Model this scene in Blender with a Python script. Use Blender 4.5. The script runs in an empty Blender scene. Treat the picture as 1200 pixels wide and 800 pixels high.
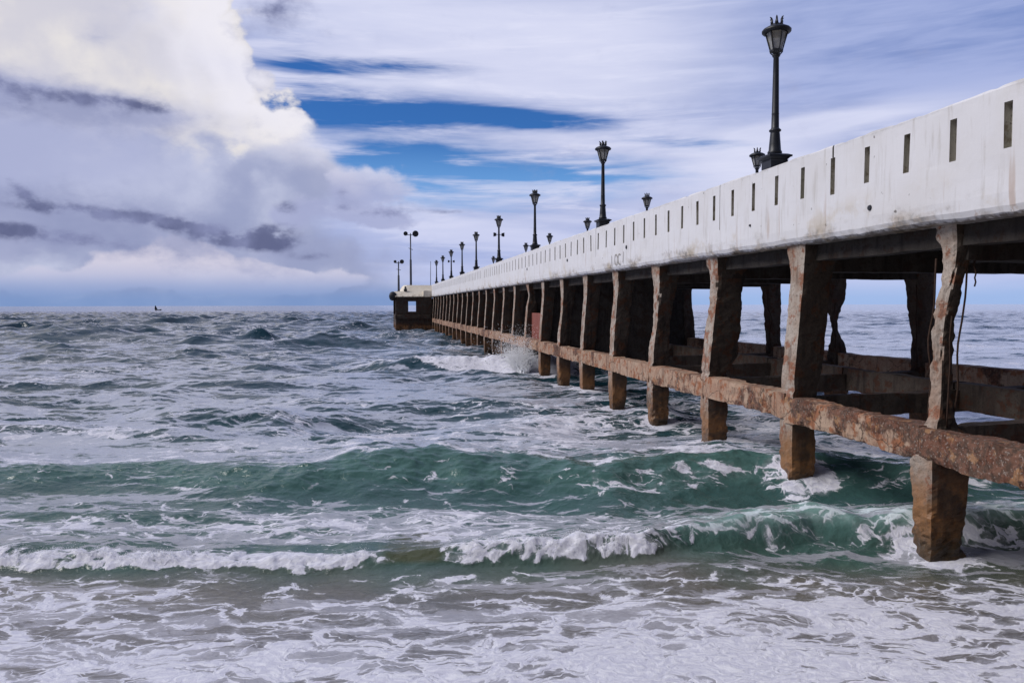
import bpy, bmesh, math, random
import numpy as np
from mathutils import Vector, noise as mnoise
random.seed(7)
R = math.radians
S = bpy.context.scene
COL = S.collection

# ------------------------------------------------------------------ camera
FPX = 867.0                        # focal length in pixels of a 1200 wide frame
CAMZ = 3.78
cd = bpy.data.cameras.new('camera'); cam = bpy.data.objects.new('camera', cd); COL.objects.link(cam)
cam.location = (0, 0, CAMZ)
cd.sensor_width = 36; cd.lens = 36*FPX/1200
cd.clip_start = .1; cd.clip_end = 60000
PITCH = math.atan(42.5/FPX)
cam.rotation_mode = 'XYZ'
from mathutils import Matrix
cam.rotation_euler = (Matrix.Rotation(R(90)-PITCH, 3, 'X') @ Matrix.Rotation(R(-.13), 3, 'Z')).to_euler()
S.camera = cam

# ------------------------------------------------------------------ light
SUN_AZ, SUN_EL = R(-98), R(42)     # azimuth from +Y (seaward), minus = left of the view
sd = bpy.data.lights.new('sun', 'SUN'); sun = bpy.data.objects.new('sun', sd); COL.objects.link(sun)
sd.energy = 2.6; sd.angle = R(28); sd.color = (1, .965, .94)
dsun = Vector((math.sin(SUN_AZ)*math.cos(SUN_EL), math.cos(SUN_AZ)*math.cos(SUN_EL), math.sin(SUN_EL)))
sun.rotation_euler = dsun.to_track_quat('Z', 'Y').to_euler()
S.view_settings.view_transform = 'Standard'; S.view_settings.look = 'None'
S.view_settings.gamma = 1; S.view_settings.exposure = 0.06
S.view_settings.use_curve_mapping = False
S.cycles.max_bounces = 6; S.cycles.diffuse_bounces = 3; S.cycles.glossy_bounces = 3; S.cycles.transmission_bounces = 4
S.cycles.use_denoising = True
S.cycles.caustics_reflective = False; S.cycles.caustics_refractive = False
S.cycles.sample_clamp_indirect = 4

class Nodes:
    """small wrapper that writes node maths as calls"""
    def __init__(s, tree): s.t = tree
    def new(s, typ, **kw):
        n = s.t.nodes.new(typ)
        for k, v in kw.items(): setattr(n, k, v)
        return n
    def link(s, a, b): s.t.links.new(a, b)
    def put(s, sock, v):
        if isinstance(v, bpy.types.NodeSocket): s.link(v, sock)
        elif v is not None:
            if isinstance(v, (tuple, list)) and len(v) == 3 and sock.type == 'RGBA': v = (*v, 1)
            sock.default_value = v
    def m(s, op, a, b=None, c=None, clamp=False):
        n = s.new('ShaderNodeMath', operation=op, use_clamp=clamp)
        for i, v in enumerate((a, b, c)):
            if v is not None: s.put(n.inputs[i], v)
        return n.outputs[0]
    def add(s, a, b): return s.m('ADD', a, b)
    def sub(s, a, b): return s.m('SUBTRACT', a, b)
    def mul(s, a, b): return s.m('MULTIPLY', a, b)
    def mx(s, a, b): return s.m('MAXIMUM', a, b)
    def mn(s, a, b): return s.m('MINIMUM', a, b)
    def ss(s, v, lo, hi, a=0., b=1.):
        n = s.new('ShaderNodeMapRange', interpolation_type='SMOOTHSTEP')
        s.put(n.inputs[0], v); s.put(n.inputs[1], lo); s.put(n.inputs[2], hi); s.put(n.inputs[3], a); s.put(n.inputs[4], b)
        return n.outputs[0]
    def lin(s, v, lo, hi, a=0., b=1.):
        n = s.new('ShaderNodeMapRange')
        s.put(n.inputs[0], v); s.put(n.inputs[1], lo); s.put(n.inputs[2], hi); s.put(n.inputs[3], a); s.put(n.inputs[4], b)
        return n.outputs[0]
    def mix(s, f, a, b, blend='MIX'):
        n = s.new('ShaderNodeMix', data_type='RGBA', blend_type=blend)
        s.put(n.inputs[0], f); s.put(n.inputs[6], a); s.put(n.inputs[7], b)
        return n.outputs[2]
    def noise(s, vec, scale, detail=4, rough=.5, dist=0, lac=2., color=False):
        n = s.new('ShaderNodeTexNoise', noise_dimensions='3D')
        s.put(n.inputs['Vector'], vec); s.put(n.inputs['Scale'], scale)
        s.put(n.inputs['Detail'], detail); s.put(n.inputs['Roughness'], rough)
        s.put(n.inputs['Lacunarity'], lac); s.put(n.inputs['Distortion'], dist)
        return n.outputs['Color' if color else 'Fac']
    def voro(s, vec, scale, feature='F1', rnd=1):
        n = s.new('ShaderNodeTexVoronoi', feature=feature)
        s.put(n.inputs['Vector'], vec); s.put(n.inputs['Scale'], scale); s.put(n.inputs['Randomness'], rnd)
        return n.outputs['Distance']
    def vm(s, op, a, b):
        n = s.new('ShaderNodeVectorMath', operation=op)
        s.put(n.inputs[0], a); s.put(n.inputs[1], b)
        return n.outputs[0]
    def xyz(s, v):
        n = s.new('ShaderNodeSeparateXYZ'); s.link(v, n.inputs[0]); return n.outputs
    def vec(s, x, y, z):
        n = s.new('ShaderNodeCombineXYZ')
        for i, v in enumerate((x, y, z)): s.put(n.inputs[i], v)
        return n.outputs[0]

def lin1(c):
    c /= 255
    return c/12.92 if c <= .04045 else ((c+.055)/1.055)**2.4
def rgb(r, g, b): return (lin1(r), lin1(g), lin1(b))

# ------------------------------------------------------------------ sky (world)
W = bpy.data.worlds.new('World'); S.world = W; W.use_nodes = True
W.cycles.sampling_method = 'MANUAL'; W.cycles.sample_map_resolution = 1024
W.node_tree.nodes.clear()
SKY_STRENGTH = .1
def build_sky():
    n = Nodes(W.node_tree)
    out = n.new('ShaderNodeOutputWorld'); bg = n.new('ShaderNodeBackground'); n.link(bg.outputs[0], out.inputs[0])
    bg.inputs[1].default_value = SKY_STRENGTH
    sky = n.new('ShaderNodeTexSky', sky_type='NISHITA', sun_disc=False)
    sky.sun_elevation = SUN_EL; sky.sun_rotation = SUN_AZ
    sky.air_density = 1.0; sky.dust_density = .3; sky.ozone_density = 3.
    d = n.new('ShaderNodeTexCoord').outputs['Generated']
    X, Y, Z = n.xyz(d)
    az = n.m('ARCTAN2', X, Y); el = n.m('ARCSINE', Z)
    # turbulence that frays every cloud edge
    w1 = n.noise(n.vm('MULTIPLY', d, (1, 1, 1.6)), 5.5, 6, .58, color=True)
    wr = n.xyz(n.vm('SUBTRACT', w1, (.5, .5, .5)))
    w2 = n.noise(n.vm('MULTIPLY', d, (1, 1, 5)), 3.2, 5, .55, color=True)
    sr = n.xyz(n.vm('SUBTRACT', w2, (.5, .5, .5)))
    K = 1/SKY_STRENGTH
    def c(r, g, b, k=1.): r, g, b = rgb(r, g, b); return (r*K*k, g*K*k, b*K*k)
    def A(px): return math.atan((px-600)/FPX)
    def E(px, py): return math.atan((357-py)/FPX*math.cos(A(px)))
    def blob(px, py, sx, sy, rot=0., turb=.12, turby=None, streak=False):
        t = sr if streak else wr
        ty = turb if turby is None else turby
        a = n.add(n.sub(az, A(px)), n.mul(t[0], turb)); e = n.add(n.sub(el, E(px, py)), n.mul(t[1], ty))
        cr, sn = math.cos(rot), math.sin(rot)
        u = n.mul(n.add(n.mul(a, cr), n.mul(e, sn)), FPX/sx)
        v = n.mul(n.sub(n.mul(e, cr), n.mul(a, sn)), FPX/sy)
        return n.m('EXPONENT', n.mul(n.add(n.mul(u, u), n.mul(v, v)), -1.))
    def total(*bs):
        r = bs[0]
        for b in bs[1:]: r = n.add(r, b)
        return r
    # --- clear blue
    base = n.mix(1., sky.outputs[0], (.22, .50, .92, 1), 'MULTIPLY')
    base = n.mix(n.ss(el, E(500, 150), E(500, 235), .0, .85), base, c(112, 164, 222))
    # --- veil of stratus: everything but the gaps
    st = n.noise(n.vm('MULTIPLY', d, (1, 1, 6.5)), 2.6, 7, .6, dist=.25)
    st2 = n.noise(n.vm('ADD', n.vm('MULTIPLY', d, (1.1, 1.1, 7)), (3.1, 1.7, 5.2)), 2.2, 5, .56, dist=.3)
    ssmall = n.noise(n.vm('MULTIPLY', d, (1, 1, 9)), 6, 6, .6, dist=.4)
    gap = total(n.mul(blob(425, 82, 120, 9, .0, .06, .022, True), .95), n.mul(blob(430, 134, 140, 18, -.02, .06, .022, True), 1.25),
                n.mul(blob(600, 140, 120, 9, -.06, .06, .02, True), 1.0), n.mul(blob(660, 150, 60, 5, -.05, .06, .02, True), .5),
                n.mul(blob(470, 184, 90, 16, 0, .08, .03, True), 1.), n.mul(blob(570, 214, 150, 32, 0, .1, .035, True), .92),
                n.mul(blob(700, 205, 110, 16, 0, .1, .03, True), .5), n.mul(blob(800, 170, 90, 8, -.12, .1, .03, True), .62), n.mul(blob(355, 110, 40, 40, 0, .05, .04, True), .5))
    gap = n.mul(gap, n.lin(n.add(n.mul(ssmall, .6), n.mul(st2, .4)), .38, .60, 1.30, .34))
    cover = n.ss(n.add(n.sub(1.0, gap), n.mul(n.sub(st, .5), .9)), .08, .92)
    scol = n.mix(n.ss(st2, .34, .64), c(158, 170, 212), c(206, 210, 236))
    scol = n.mix(n.mul(n.ss(ssmall, .5, .66), .6), scol, c(218, 220, 242))
    # quieter, bluer lavender to the upper right
    rt = n.mul(n.ss(az, A(640), A(930)), n.ss(el, E(900, 200), E(900, 110)))
    scol = n.mix(n.mul(rt, .92), scol, n.mix(n.ss(n.add(n.mul(st2, .6), n.mul(ssmall, .4)), .36, .62), c(116, 138, 194), c(158, 172, 218)))
    # pale wide bands
    pale = n.mn(total(blob(520, 25, 260, 26, 0, .12, .05, True), n.mul(blob(720, 90, 150, 50, .0, .12, .05, True), .9), blob(470, 104, 190, 6, -.02, .08, .02, True), n.mul(blob(975, 150, 110, 11, .06, .1, .03, True), 1.2), n.mul(blob(860, 200, 110, 38, .0, .1, .05, True), 1.)), 1.)
    scol = n.mix(n.mul(pale, .8), scol, n.mix(ssmall, c(204, 208, 236), c(228, 230, 248)))
    lowlav = n.ss(el, E(600, 215), E(600, 330), 0., 1.)
    scol = n.mix(n.mul(lowlav, .8), scol, n.mix(n.ss(st2, .35, .65), c(172, 184, 226), c(190, 198, 234)))
    col = n.mix(cover, base, scol)
    # --- the big cumulus on the left: right-hand edge as a curve of height
    fc = n.new('ShaderNodeFloatCurve')
    pts = [(0, 0, .05), (300, 0, 0)]
    ctrl = [(350, 520), (300, 500), (265, 440), (240, 470), (212, 488), (190, 425), (165, 392), (140, 372), (128, 348), (100, 336), (68, 318), (40, 306), (0, 296), (-120, 200), (-400, 60)]
    cv = fc.mapping.curves[0]
    data = []
    for py, px in ctrl:
        e_ = math.atan((357-py)/FPX*math.cos(A(px)))
        data.append((min(max(e_/.8, 0), 1), (A(px)+1)/2))
    data.sort()
    cv.points[0].location = data[0]; cv.points[1].location = data[-1]
    for p in data[1:-1]: cv.points.new(*p)
    for p in cv.points: p.handle_type = 'VECTOR'
    fc.mapping.update()
    b1 = n.noise(d, 13, 8, .52, color=False); b2 = n.noise(d, 4.5, 5, .5)
    vo = n.voro(n.vm('ADD', d, n.vm('MULTIPLY', n.vm('SUBTRACT', w1, (.5, .5, .5)), (.16, .16, .16))), 24, 'F1')
    elw = n.add(el, n.mul(wr[2], .05))
    n.put(fc.inputs[1], n.m('DIVIDE', elw, .8)); fc.inputs[0].default_value = 1
    bound = n.sub(n.mul(fc.outputs[0], 2.), 1.)
    inside = n.add(n.add(n.sub(bound, az), n.mul(n.sub(b1, .5), .11)), n.mul(n.sub(.35, vo), .05))
    soft = n.ss(el, E(450, 180), E(450, 260), .012, .10)
    soft = n.lin(el, E(450, 265), E(400, 120), .12, .012)
    cum = n.ss(inside, 0., n.mx(soft, .012))
    cum = n.mul(cum, n.ss(az, -2.2, -1.4))
    puff = n.mn(total(blob(430, 215, 48, 26, -.2, .08, .05), blob(385, 250, 60, 24, 0, .08, .05), n.mul(blob(455, 262, 40, 12, 0, .07, .04), .8)), 1.)
    puffm = n.ss(n.add(puff, n.add(n.mul(n.sub(b1, .5), 1.2), n.mul(n.sub(.4, vo), .6))), .36, .68)
    # bright tops, lavender lower down
    cell = n.voro(n.vm('ADD', n.vm('MULTIPLY', d, (1, 1, 1.25)), n.vm('MULTIPLY', n.vm('SUBTRACT', w1, (.5, .5, .5)), (.22, .22, .22))), 10, 'F1')
    lumps = n.add(n.mul(n.sub(.45, cell), .8), n.mul(n.sub(.4, vo), .45))
    bright = n.mn(total(blob(110, 50, 250, 80, .05, .22, .12), blob(295, 60, 60, 60, 0, .1, .08), n.mul(blob(310, 130, 46, 34, -.2, .08, .06), 1.1), n.mul(blob(200, 120, 130, 40, 0, .12, .08), .55), n.mul(blob(120, -150, 420, 150, 0, .2, .2), .6)), 1.)
    bright = n.ss(n.add(bright, n.add(n.mul(n.sub(b2, .5), .5), n.mul(lumps, .75))), .30, .76)
    ccol = n.mix(n.ss(n.add(n.add(n.mul(n.sub(b2, .5), .9), n.mul(b1, .9)), n.mul(lumps, .45)), .22, .74), c(152, 160, 194), c(194, 199, 223))
    ccol = n.mix(bright, ccol, n.mix(n.ss(n.add(n.mul(b1, .6), n.mul(b2, .4)), .36, .62), c(208, 206, 216), c(240, 234, 226)))
    # lavender hollow inside the bright mass
    ccol = n.mix(n.mul(n.mn(total(n.mul(blob(285, 88, 50, 20, 0, .1, .06), .9), n.mul(blob(20, 165, 140, 46, -.08, .14, .06), 1.5), n.mul(blob(70, 122, 130, 15, -.03, .1, .04), 1.2), n.mul(blob(130, 15, 60, 60, 0, .2, .1), .2)), 1.), .8), ccol, c(172, 178, 212))
    # bright sunlit rim of the boundary
    rim = n.mul(n.ss(inside, 0., .03), n.ss(inside, .03, .16, 1., 0.))
    ccol = n.mix(n.mul(n.mul(rim, n.ss(el, E(450, 250), E(400, 130))), .8), ccol, c(236, 234, 244))
    col = n.mix(cum, col, ccol)
    col = n.mix(n.mul(puffm, .8), col, n.mix(n.ss(n.add(n.mul(lumps, .5), n.lin(el, E(430, 262), E(430, 190))), .25, .85), c(164, 170, 206), c(212, 212, 232)))
    # --- low cumulus bank over the horizon
    lowb = n.mn(total(blob(180, 312, 75, 26, 0, .07, .05), blob(60, 330, 60, 14, 0, .07, .04), blob(270, 322, 90, 18, 0, .08, .05), blob(330, 328, 90, 11, 0, .06, .03), n.mul(blob(215, 300, 40, 16, 0, .06, .04), .7)), 1.)
    lowm = n.ss(n.add(lowb, n.add(n.mul(n.sub(b1, .5), 1.1), n.mul(n.sub(vo, .4), -.5))), .36, .62)
    col = n.mix(n.mul(lowm, .85), col, n.mix(n.ss(el, E(200, 338), E(200, 296)), c(172, 180, 214), c(218, 212, 226)))
    # --- dark scud
    dk = total(n.mul(blob(130, 249, 95, 7, -.12, .07, .03), 1.), blob(225, 268, 85, 9, -.15, .07, .03), n.mul(blob(318, 275, 30, 11, .1, .05, .025), 1.1), n.mul(blob(55, 272, 95, 9, -.12, .07, .03), 1.35), n.mul(blob(290, 283, 50, 7, 0, .06, .02), .8),
               n.mul(blob(30, 218, 34, 6, -.7, .05, .02), .9), n.mul(blob(110, 118, 95, 7, -.03, .08, .03), 1.1), n.mul(blob(0, 112, 40, 14, -.2, .08, .04), .8), n.mul(blob(120, 133, 26, 6, 0, .06, .03), .6),
               n.mul(blob(442, 252, 34, 9, -.05, .05, .02), 1.05), n.mul(blob(340, 242, 13, 9, -.3, .04, .02), .85), n.mul(blob(402, 229, 14, 7, .2, .05, .02), .75), n.mul(blob(396, 243, 16, 5, 0, .05, .02), .6), n.mul(blob(332, 14, 30, 13, .55, .07, .04), .85),
               n.mul(blob(365, 300, 22, 5, 0, .05, .02), .6), n.mul(blob(530, 249, 40, 3.5, 0, .05, .02), .55))
    fine = n.noise(n.vm('MULTIPLY', d, (1, 1, 1.8)), 34, 4, .6)
    dkm = n.ss(n.mul(dk, n.add(n.lin(b1, .33, .66, .35, 1.35), n.mul(n.sub(fine, .5), 2.6))), .16, 1.15)
    halo = n.mn(total(n.mul(blob(60, 122, 150, 24, -.05, .1, .05), .9), n.mul(blob(150, 255, 200, 22, -.14, .1, .05), .8), n.mul(blob(40, 280, 150, 20, -.05, .1, .05), .8), n.mul(blob(415, 245, 70, 16, 0, .08, .04), .5), n.mul(blob(335, 14, 46, 26, .5, .08, .06), .7)), 1.)
    halom = n.ss(n.add(halo, n.add(n.mul(n.sub(b1, .5), 1.3), n.mul(n.sub(fine, .5), .8))), .12, .85)
    col = n.mix(n.mul(halom, .8), col, n.mix(b1, c(128, 136, 174), c(164, 170, 204)))
    col = n.mix(n.mul(dkm, .9), col, n.mix(n.ss(b1, .4, .62), c(128, 134, 172), c(88, 94, 130)))
    # --- air near the horizon: slate band on the left, clear pale blue on the right
    band = n.ss(el, 0.005, E(600, 322), 1., 0.)
    bcol = n.mix(n.ss(az, A(500), A(900)), c(116, 146, 196), c(150, 180, 226))
    col = n.mix(n.mul(band, n.lin(n.mul(st, 1.), .3, .7, .95, .75)), col, bcol)
    # --- unseen dark sky added behind and overhead to keep shore-facing faces dark
    back = n.mx(n.ss(n.m('ABSOLUTE', az), R(60), R(110)), n.ss(el, R(50), R(78)))
    lump = n.noise(d, 2.2, 4, .55)
    bk = n.mix(n.ss(lump, .35, .65), c(52, 58, 76), c(96, 102, 124))
    left = n.ss(n.m('ABSOLUTE', n.add(az, R(62))), R(60), R(18))
    col = n.mix(n.mul(back, n.sub(1., n.mul(left, .8))), col, bk)
    col = n.mix(n.ss(Z, -.01, 0., 1., 0.), col, c(70, 84, 100))
    n.link(col, bg.inputs[0])
build_sky()

# ------------------------------------------------------------------ object helpers
def prop(o, label=None, cat=None, group=None, kind=None):
    if label: o['label'] = label
    if cat: o['category'] = cat
    if group: o['group'] = group
    if kind: o['kind'] = kind
    return o
def link(name, bm, mat, parent=None, smooth=False, loc=None):
    me = bpy.data.meshes.new(name)
    if loc is not None: bmesh.ops.translate(bm, verts=bm.verts, vec=-Vector(loc))
    bm.normal_update(); bm.to_mesh(me); bm.free()
    me.materials.append(mat)
    if smooth:
        for p in me.polygons: p.use_smooth = True
    o = bpy.data.objects.new(name, me); COL.objects.link(o)
    if parent is not None: o.parent = parent
    if loc is not None: o.location = loc
    return o
def empty(name, loc, rz=0, parent=None):
    o = bpy.data.objects.new(name, None); COL.objects.link(o); o.location = loc; o.rotation_euler = (0, 0, rz)
    o.empty_display_size = .3
    if parent: o.parent = parent
    return o
def box(bm, x0, x1, y0, y1, z0, z1, bev=0.):
    r = bmesh.ops.create_cube(bm, size=1)
    vs = r['verts']
    bmesh.ops.scale(bm, vec=(x1-x0, y1-y0, z1-z0), verts=vs)
    bmesh.ops.translate(bm, vec=((x0+x1)/2, (y0+y1)/2, (z0+z1)/2), verts=vs)
    if bev:
        es = list({e for v in vs for e in v.link_edges})
        bmesh.ops.bevel(bm, geom=es, offset=bev, segments=2, affect='EDGES', profile=.5)
def loft(bm, rings, caps=True):
    R_ = [[bm.verts.new(p) for p in ring] for ring in rings]
    k = len(R_[0])
    for a, b in zip(R_, R_[1:]):
        for i in range(k):
            bm.faces.new((a[i], a[(i+1) % k], b[(i+1) % k], b[i]))
    if caps:
        bm.faces.new(R_[0][::-1]); bm.faces.new(R_[-1])
def tube(bm, pts, rad, k=6):
    rings = []
    pts = [Vector(p) for p in pts]
    for i, p in enumerate(pts):
        t = (pts[min(i+1, len(pts)-1)]-pts[max(i-1, 0)]).normalized()
        a = t.orthogonal().normalized(); b = t.cross(a)
        r = rad[i] if isinstance(rad, (list, tuple)) else rad
        rings.append([p+a*r*math.cos(j*2*math.pi/k)+b*r*math.sin(j*2*math.pi/k) for j in range(k)])
    # keep the frame from twisting
    for i in range(1, len(rings)):
        best = min(range(k), key=lambda s: sum((rings[i][(j+s) % k]-rings[i-1][j]).length for j in range(k)))
        rings[i] = [rings[i][(j+best) % k] for j in range(k)]
    loft(bm, rings)
def lathe(bm, prof, k=16, off=0., cx=0, cy=0):
    loft(bm, [[(cx+r*math.cos(2*math.pi*(j+off)/k), cy+r*math.sin(2*math.pi*(j+off)/k), z) for j in range(k)] for r, z in prof])

# ------------------------------------------------------------------ materials
def material(name):
    m = bpy.data.materials.new(name); m.use_nodes = True
    n = Nodes(m.node_tree); b = m.node_tree.nodes['Principled BSDF']
    return m, n, b
def bump(n, b, h, strength, dist):
    k = n.new('ShaderNodeBump'); k.inputs['Strength'].default_value = strength; k.inputs['Distance'].default_value = dist
    n.link(h, k.inputs['Height']); n.link(k.outputs[0], b.inputs['Normal'])

def concrete(name, tint, rust, plaster, dark, dark_amt=.5, tide=True):
    m, n, b = material(name)
    P = n.new('ShaderNodeNewGeometry').outputs['Position']
    x, y, z = n.xyz(P)
    a = n.noise(P, 1.7, 8, .62); a2 = n.noise(n.vm('ADD', P, (7, 3, 1)), 3.4, 8, .66); f = n.noise(P, 16, 6, .6)
    st = n.noise(n.vm('MULTIPLY', P, (4, 4, .5)), 1.6, 6, .6)
    col = n.mix(n.ss(a, .34, .62), tint, plaster)
    col = n.mix(n.mul(n.ss(a2, .515, .59), .85), col, rust)
    col = n.mix(n.mul(n.ss(st, .5, .68), dark_amt), col, dark)
    col = n.mix(n.mul(n.ss(f, .52, .72), .55), col, dark)
    pits = n.ss(n.noise(P, 42, 3, .5), .64, .70)
    col = n.mix(n.mul(pits, .7), col, (.02, .016, .013))
    if tide:   # tide mark: wet, rust and weed stained concrete near the water
        t = n.ss(n.add(z, n.mul(n.sub(a2, .5), 1.2)), .55, 1.5, 1., 0.)
        wetc = n.mix(n.ss(a, .42, .6), (.27, .125, .045), (.085, .045, .022))
        col = n.mix(n.mul(t, .85), col, wetc)
        col = n.mix(n.mul(n.ss(n.add(z, n.mul(n.sub(f, .5), .7)), .0, .55, 1., 0.), .72), col, (.028, .022, .013))
        rg = n.lin(t, 0., 1., .88, .45)
        n.link(rg, b.inputs['Roughness'])
    else:
        b.inputs['Roughness'].default_value = .9
    n.link(col, b.inputs['Base Color'])
    b.inputs['Specular IOR Level'].default_value = .3
    bump(n, b, n.add(n.mul(a2, .5), n.add(n.mul(f, .5), n.mul(pits, -.3))), .8, .035)
    return m
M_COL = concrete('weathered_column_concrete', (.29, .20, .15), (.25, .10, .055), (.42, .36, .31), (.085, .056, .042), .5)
M_COL_SHADE = concrete('shade_dark_column_concrete', (.050, .035, .027), (.085, .036, .018), (.072, .056, .045), (.018, .014, .012), .75)  # column faces turned from the light: shade painted into the tone
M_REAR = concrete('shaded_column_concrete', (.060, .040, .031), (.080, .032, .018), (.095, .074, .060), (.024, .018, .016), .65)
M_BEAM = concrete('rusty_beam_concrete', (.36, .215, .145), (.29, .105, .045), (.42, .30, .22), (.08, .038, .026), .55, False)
def beam_extra(m):
    t = m.node_tree; n = Nodes(t); b = t.nodes['Principled BSDF']
    P = n.new('ShaderNodeNewGeometry').outputs['Position']
    old = b.inputs['Base Color'].links[0].from_socket
    wv = n.vm('ADD', P, n.vm('MULTIPLY', n.vm('SUBTRACT', n.noise(P, 3, 4, .6, color=True), (.5, .5, .5)), (.25, .25, .25)))
    ck = n.ss(n.voro(wv, 1.5, 'DISTANCE_TO_EDGE'), .0, .022, 1., 0.)
    col = n.mix(n.mul(ck, .8), old, (.03, .018, .014))
    reg = n.ss(n.add(n.noise(n.vm('ADD', P, (2.6, 9.1, 4.)), .7, 5, .62), n.lin(n.xyz(P)[1], 15., 10., -.03, .16)), .50, .55)
    f1 = n.noise(P, 9, 7, .68); f2 = n.noise(n.vm('ADD', P, (5, 1, 8)), 3.2, 6, .65)
    rc = n.mix(n.ss(f1, .40, .62), (.036, .018, .014), (.150, .062, .040))
    rc = n.mix(n.mul(n.ss(f2, .56, .64), .8), rc, (.36, .19, .09))
    rc = n.mix(n.mul(n.ss(n.noise(P, 26, 3, .5), .58, .68), .6), rc, (.34, .30, .27))
    col = n.mix(n.mul(reg, .85), col, rc)
    n.link(col, b.inputs['Base Color'])
beam_extra(M_BEAM)
M_UNDER = concrete('shade_dark_soffit_concrete', (.036, .030, .027), (.036, .022, .016), (.055, .047, .042), (.016, .013, .012), .7, False)  # stained soffit, darkened further so the underside's shade sits in the colour
M_HEAD = concrete('dark_wall_concrete', (.06, .04, .03), (.075, .03, .018), (.07, .06, .05), (.018, .014, .012), .6)
M_REDP = concrete('red_brick_infill', (.22, .07, .055), (.26, .09, .07), (.24, .085, .07), (.10, .04, .035), .25, False)

M_SLOT = concrete('stained_slot_concrete', (.40, .385, .33), (.26, .22, .16), (.50, .48, .43), (.15, .14, .12), .45, False)
def white_paint(name, base, dirt):
    m, n, b = material(name)
    T = n.new('ShaderNodeTexCoord').outputs['Object']
    x, y, z = n.xyz(T)
    big = n.noise(T, .8, 6, .6); st = n.noise(n.vm('MULTIPLY', T, (3, 3, .35)), 2.2, 7, .62); f = n.noise(T, 7, 7, .65)
    col = n.mix(n.mul(n.ss(big, .4, .68), .35), base, dirt)
    col = n.mix(n.mul(n.ss(st, .52, .70), .42), col, (.42, .39, .36))
    rr_ = n.noise(n.vm('MULTIPLY', n.vm('ADD', T, (3, 5, 0)), (3, 2.2, .16)), 2.0, 5, .6)
    col = n.mix(n.mul(n.mul(n.ss(rr_, .60, .70), .5), n.ss(z, 6.2, 5.2)), col, (.36, .22, .13))
    low = n.ss(n.add(z, n.mul(n.sub(f, .5), .5)), 5.02, 5.42, 1., 0.)    # splash and rust along the lower lip
    patch = n.noise(n.vm('MULTIPLY', T, (1, .55, 1)), 1.6, 5, .6)
    col = n.mix(n.mul(low, n.ss(patch, .46, .66)), col, n.mix(n.ss(f, .4, .6), (.22, .20, .18), (.40, .31, .22)))
    lip = n.ss(n.add(z, n.mul(n.sub(f, .5), .22)), 4.97, 5.03, 1., 0.)
    col = n.mix(n.mul(lip, .85), col, (.10, .075, .055))
    top = n.ss(n.add(z, n.mul(n.sub(f, .5), .12)), 6.63, 6.70)
    col = n.mix(n.mul(top, n.mul(n.ss(patch, .42, .6), .5)), col, (.30, .29, .28))
    spot = n.mul(n.ss(n.noise(T, 9, 2, .4), .735, .76), n.ss(big, .42, .55))
    col = n.mix(n.mul(spot, .8), col, (.10, .09, .08))
    yel = n.ss(n.noise(n.vm('ADD', T, (4, 2, 9)), 1.1, 6, .62), .54, .68)
    col = n.mix(n.mul(n.mul(yel, .5), n.ss(z, 5.85, 5.3)), col, (.50, .42, .31))
    n.link(col, b.inputs['Base Color']); b.inputs['Roughness'].default_value = .8
    b.inputs['Specular IOR Level'].default_value = .25
    bump(n, b, n.add(n.mul(f, .6), n.mul(big, .5)), .35, .02)
    return m
M_WHITE = white_paint('weathered_white_paint', (.70, .695, .725), (.60, .575, .56))
M_CREAM = white_paint('weathered_cream_paint', (.80, .73, .62), (.60, .52, .42))

def simple(name, c, rough=.5, metal=0., spec=.5, var=.25, sc=6):
    m, n, b = material(name)
    P = n.new('ShaderNodeNewGeometry').outputs['Position']
    f = n.noise(P, sc, 5, .6)
    n.link(n.mix(n.ss(f, .35, .7), c, tuple(v*(1-var) for v in c)), b.inputs['Base Color'])
    b.inputs['Roughness'].default_value = rough; b.inputs['Metallic'].default_value = metal; b.inputs['Specular IOR Level'].default_value = spec
    return m
M_IRON = simple('painted_cast_iron', (.018, .021, .030), .45, 0, .45, .4, 12)
M_STEEL = simple('grey_steel_mast', (.045, .05, .075), .5, 0, .4, .3)
M_REBAR = simple('rusty_rebar', (.05, .028, .02), .8, 0, .2, .4, 20)
M_CABLE = simple('dark_cable', (.02, .022, .03), .6)
M_BLACKMARK = simple('faded_black_paint', (.34, .31, .28), .9, 0, .1, .5, 20)
M_BOAT = simple('dark_boat_paint', (.014, .018, .03), .6)
def glass():
    m, n, b = material('frosted_lamp_glass')
    P = n.new('ShaderNodeNewGeometry').outputs['Position']
    f = n.noise(P, 9, 4, .6)
    n.link(n.mix(n.ss(f, .3, .7), (.55, .54, .50), (.36, .36, .35)), b.inputs['Base Color'])
    b.inputs['Roughness'].default_value = .25; b.inputs['Transmission Weight'].default_value = .35; b.inputs['IOR'].default_value = 1.3
    return m
M_GLASS = glass()
M_SPRAY, _n, _b = material('sea_spray_white')
_b.inputs['Base Color'].default_value = (.86, .87, .89, 1); _b.inputs['Roughness'].default_value = .6

# ------------------------------------------------------------------ sea surface (numpy)
rng = np.random.default_rng(11)
def perlin(x, y, seed=0):
    g = np.random.default_rng(seed)
    perm = g.permutation(512); ang = g.random(512)*2*np.pi
    gx, gy = np.cos(ang), np.sin(ang)
    xi = np.floor(x).astype(np.int64); yi = np.floor(y).astype(np.int64)
    xf, yf = x-xi, y-yi
    u = xf*xf*xf*(xf*(xf*6-15)+10); v = yf*yf*yf*(yf*(yf*6-15)+10)
    def gr(ix, iy, fx, fy):
        h = perm[(perm[ix & 511]+iy) & 511]
        return gx[h]*fx+gy[h]*fy
    a = gr(xi, yi, xf, yf); b_ = gr(xi+1, yi, xf-1, yf); c_ = gr(xi, yi+1, xf, yf-1); d_ = gr(xi+1, yi+1, xf-1, yf-1)
    return (a*(1-u)+b_*u)*(1-v)+(c_*(1-u)+d_*u)*v*1.0
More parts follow.
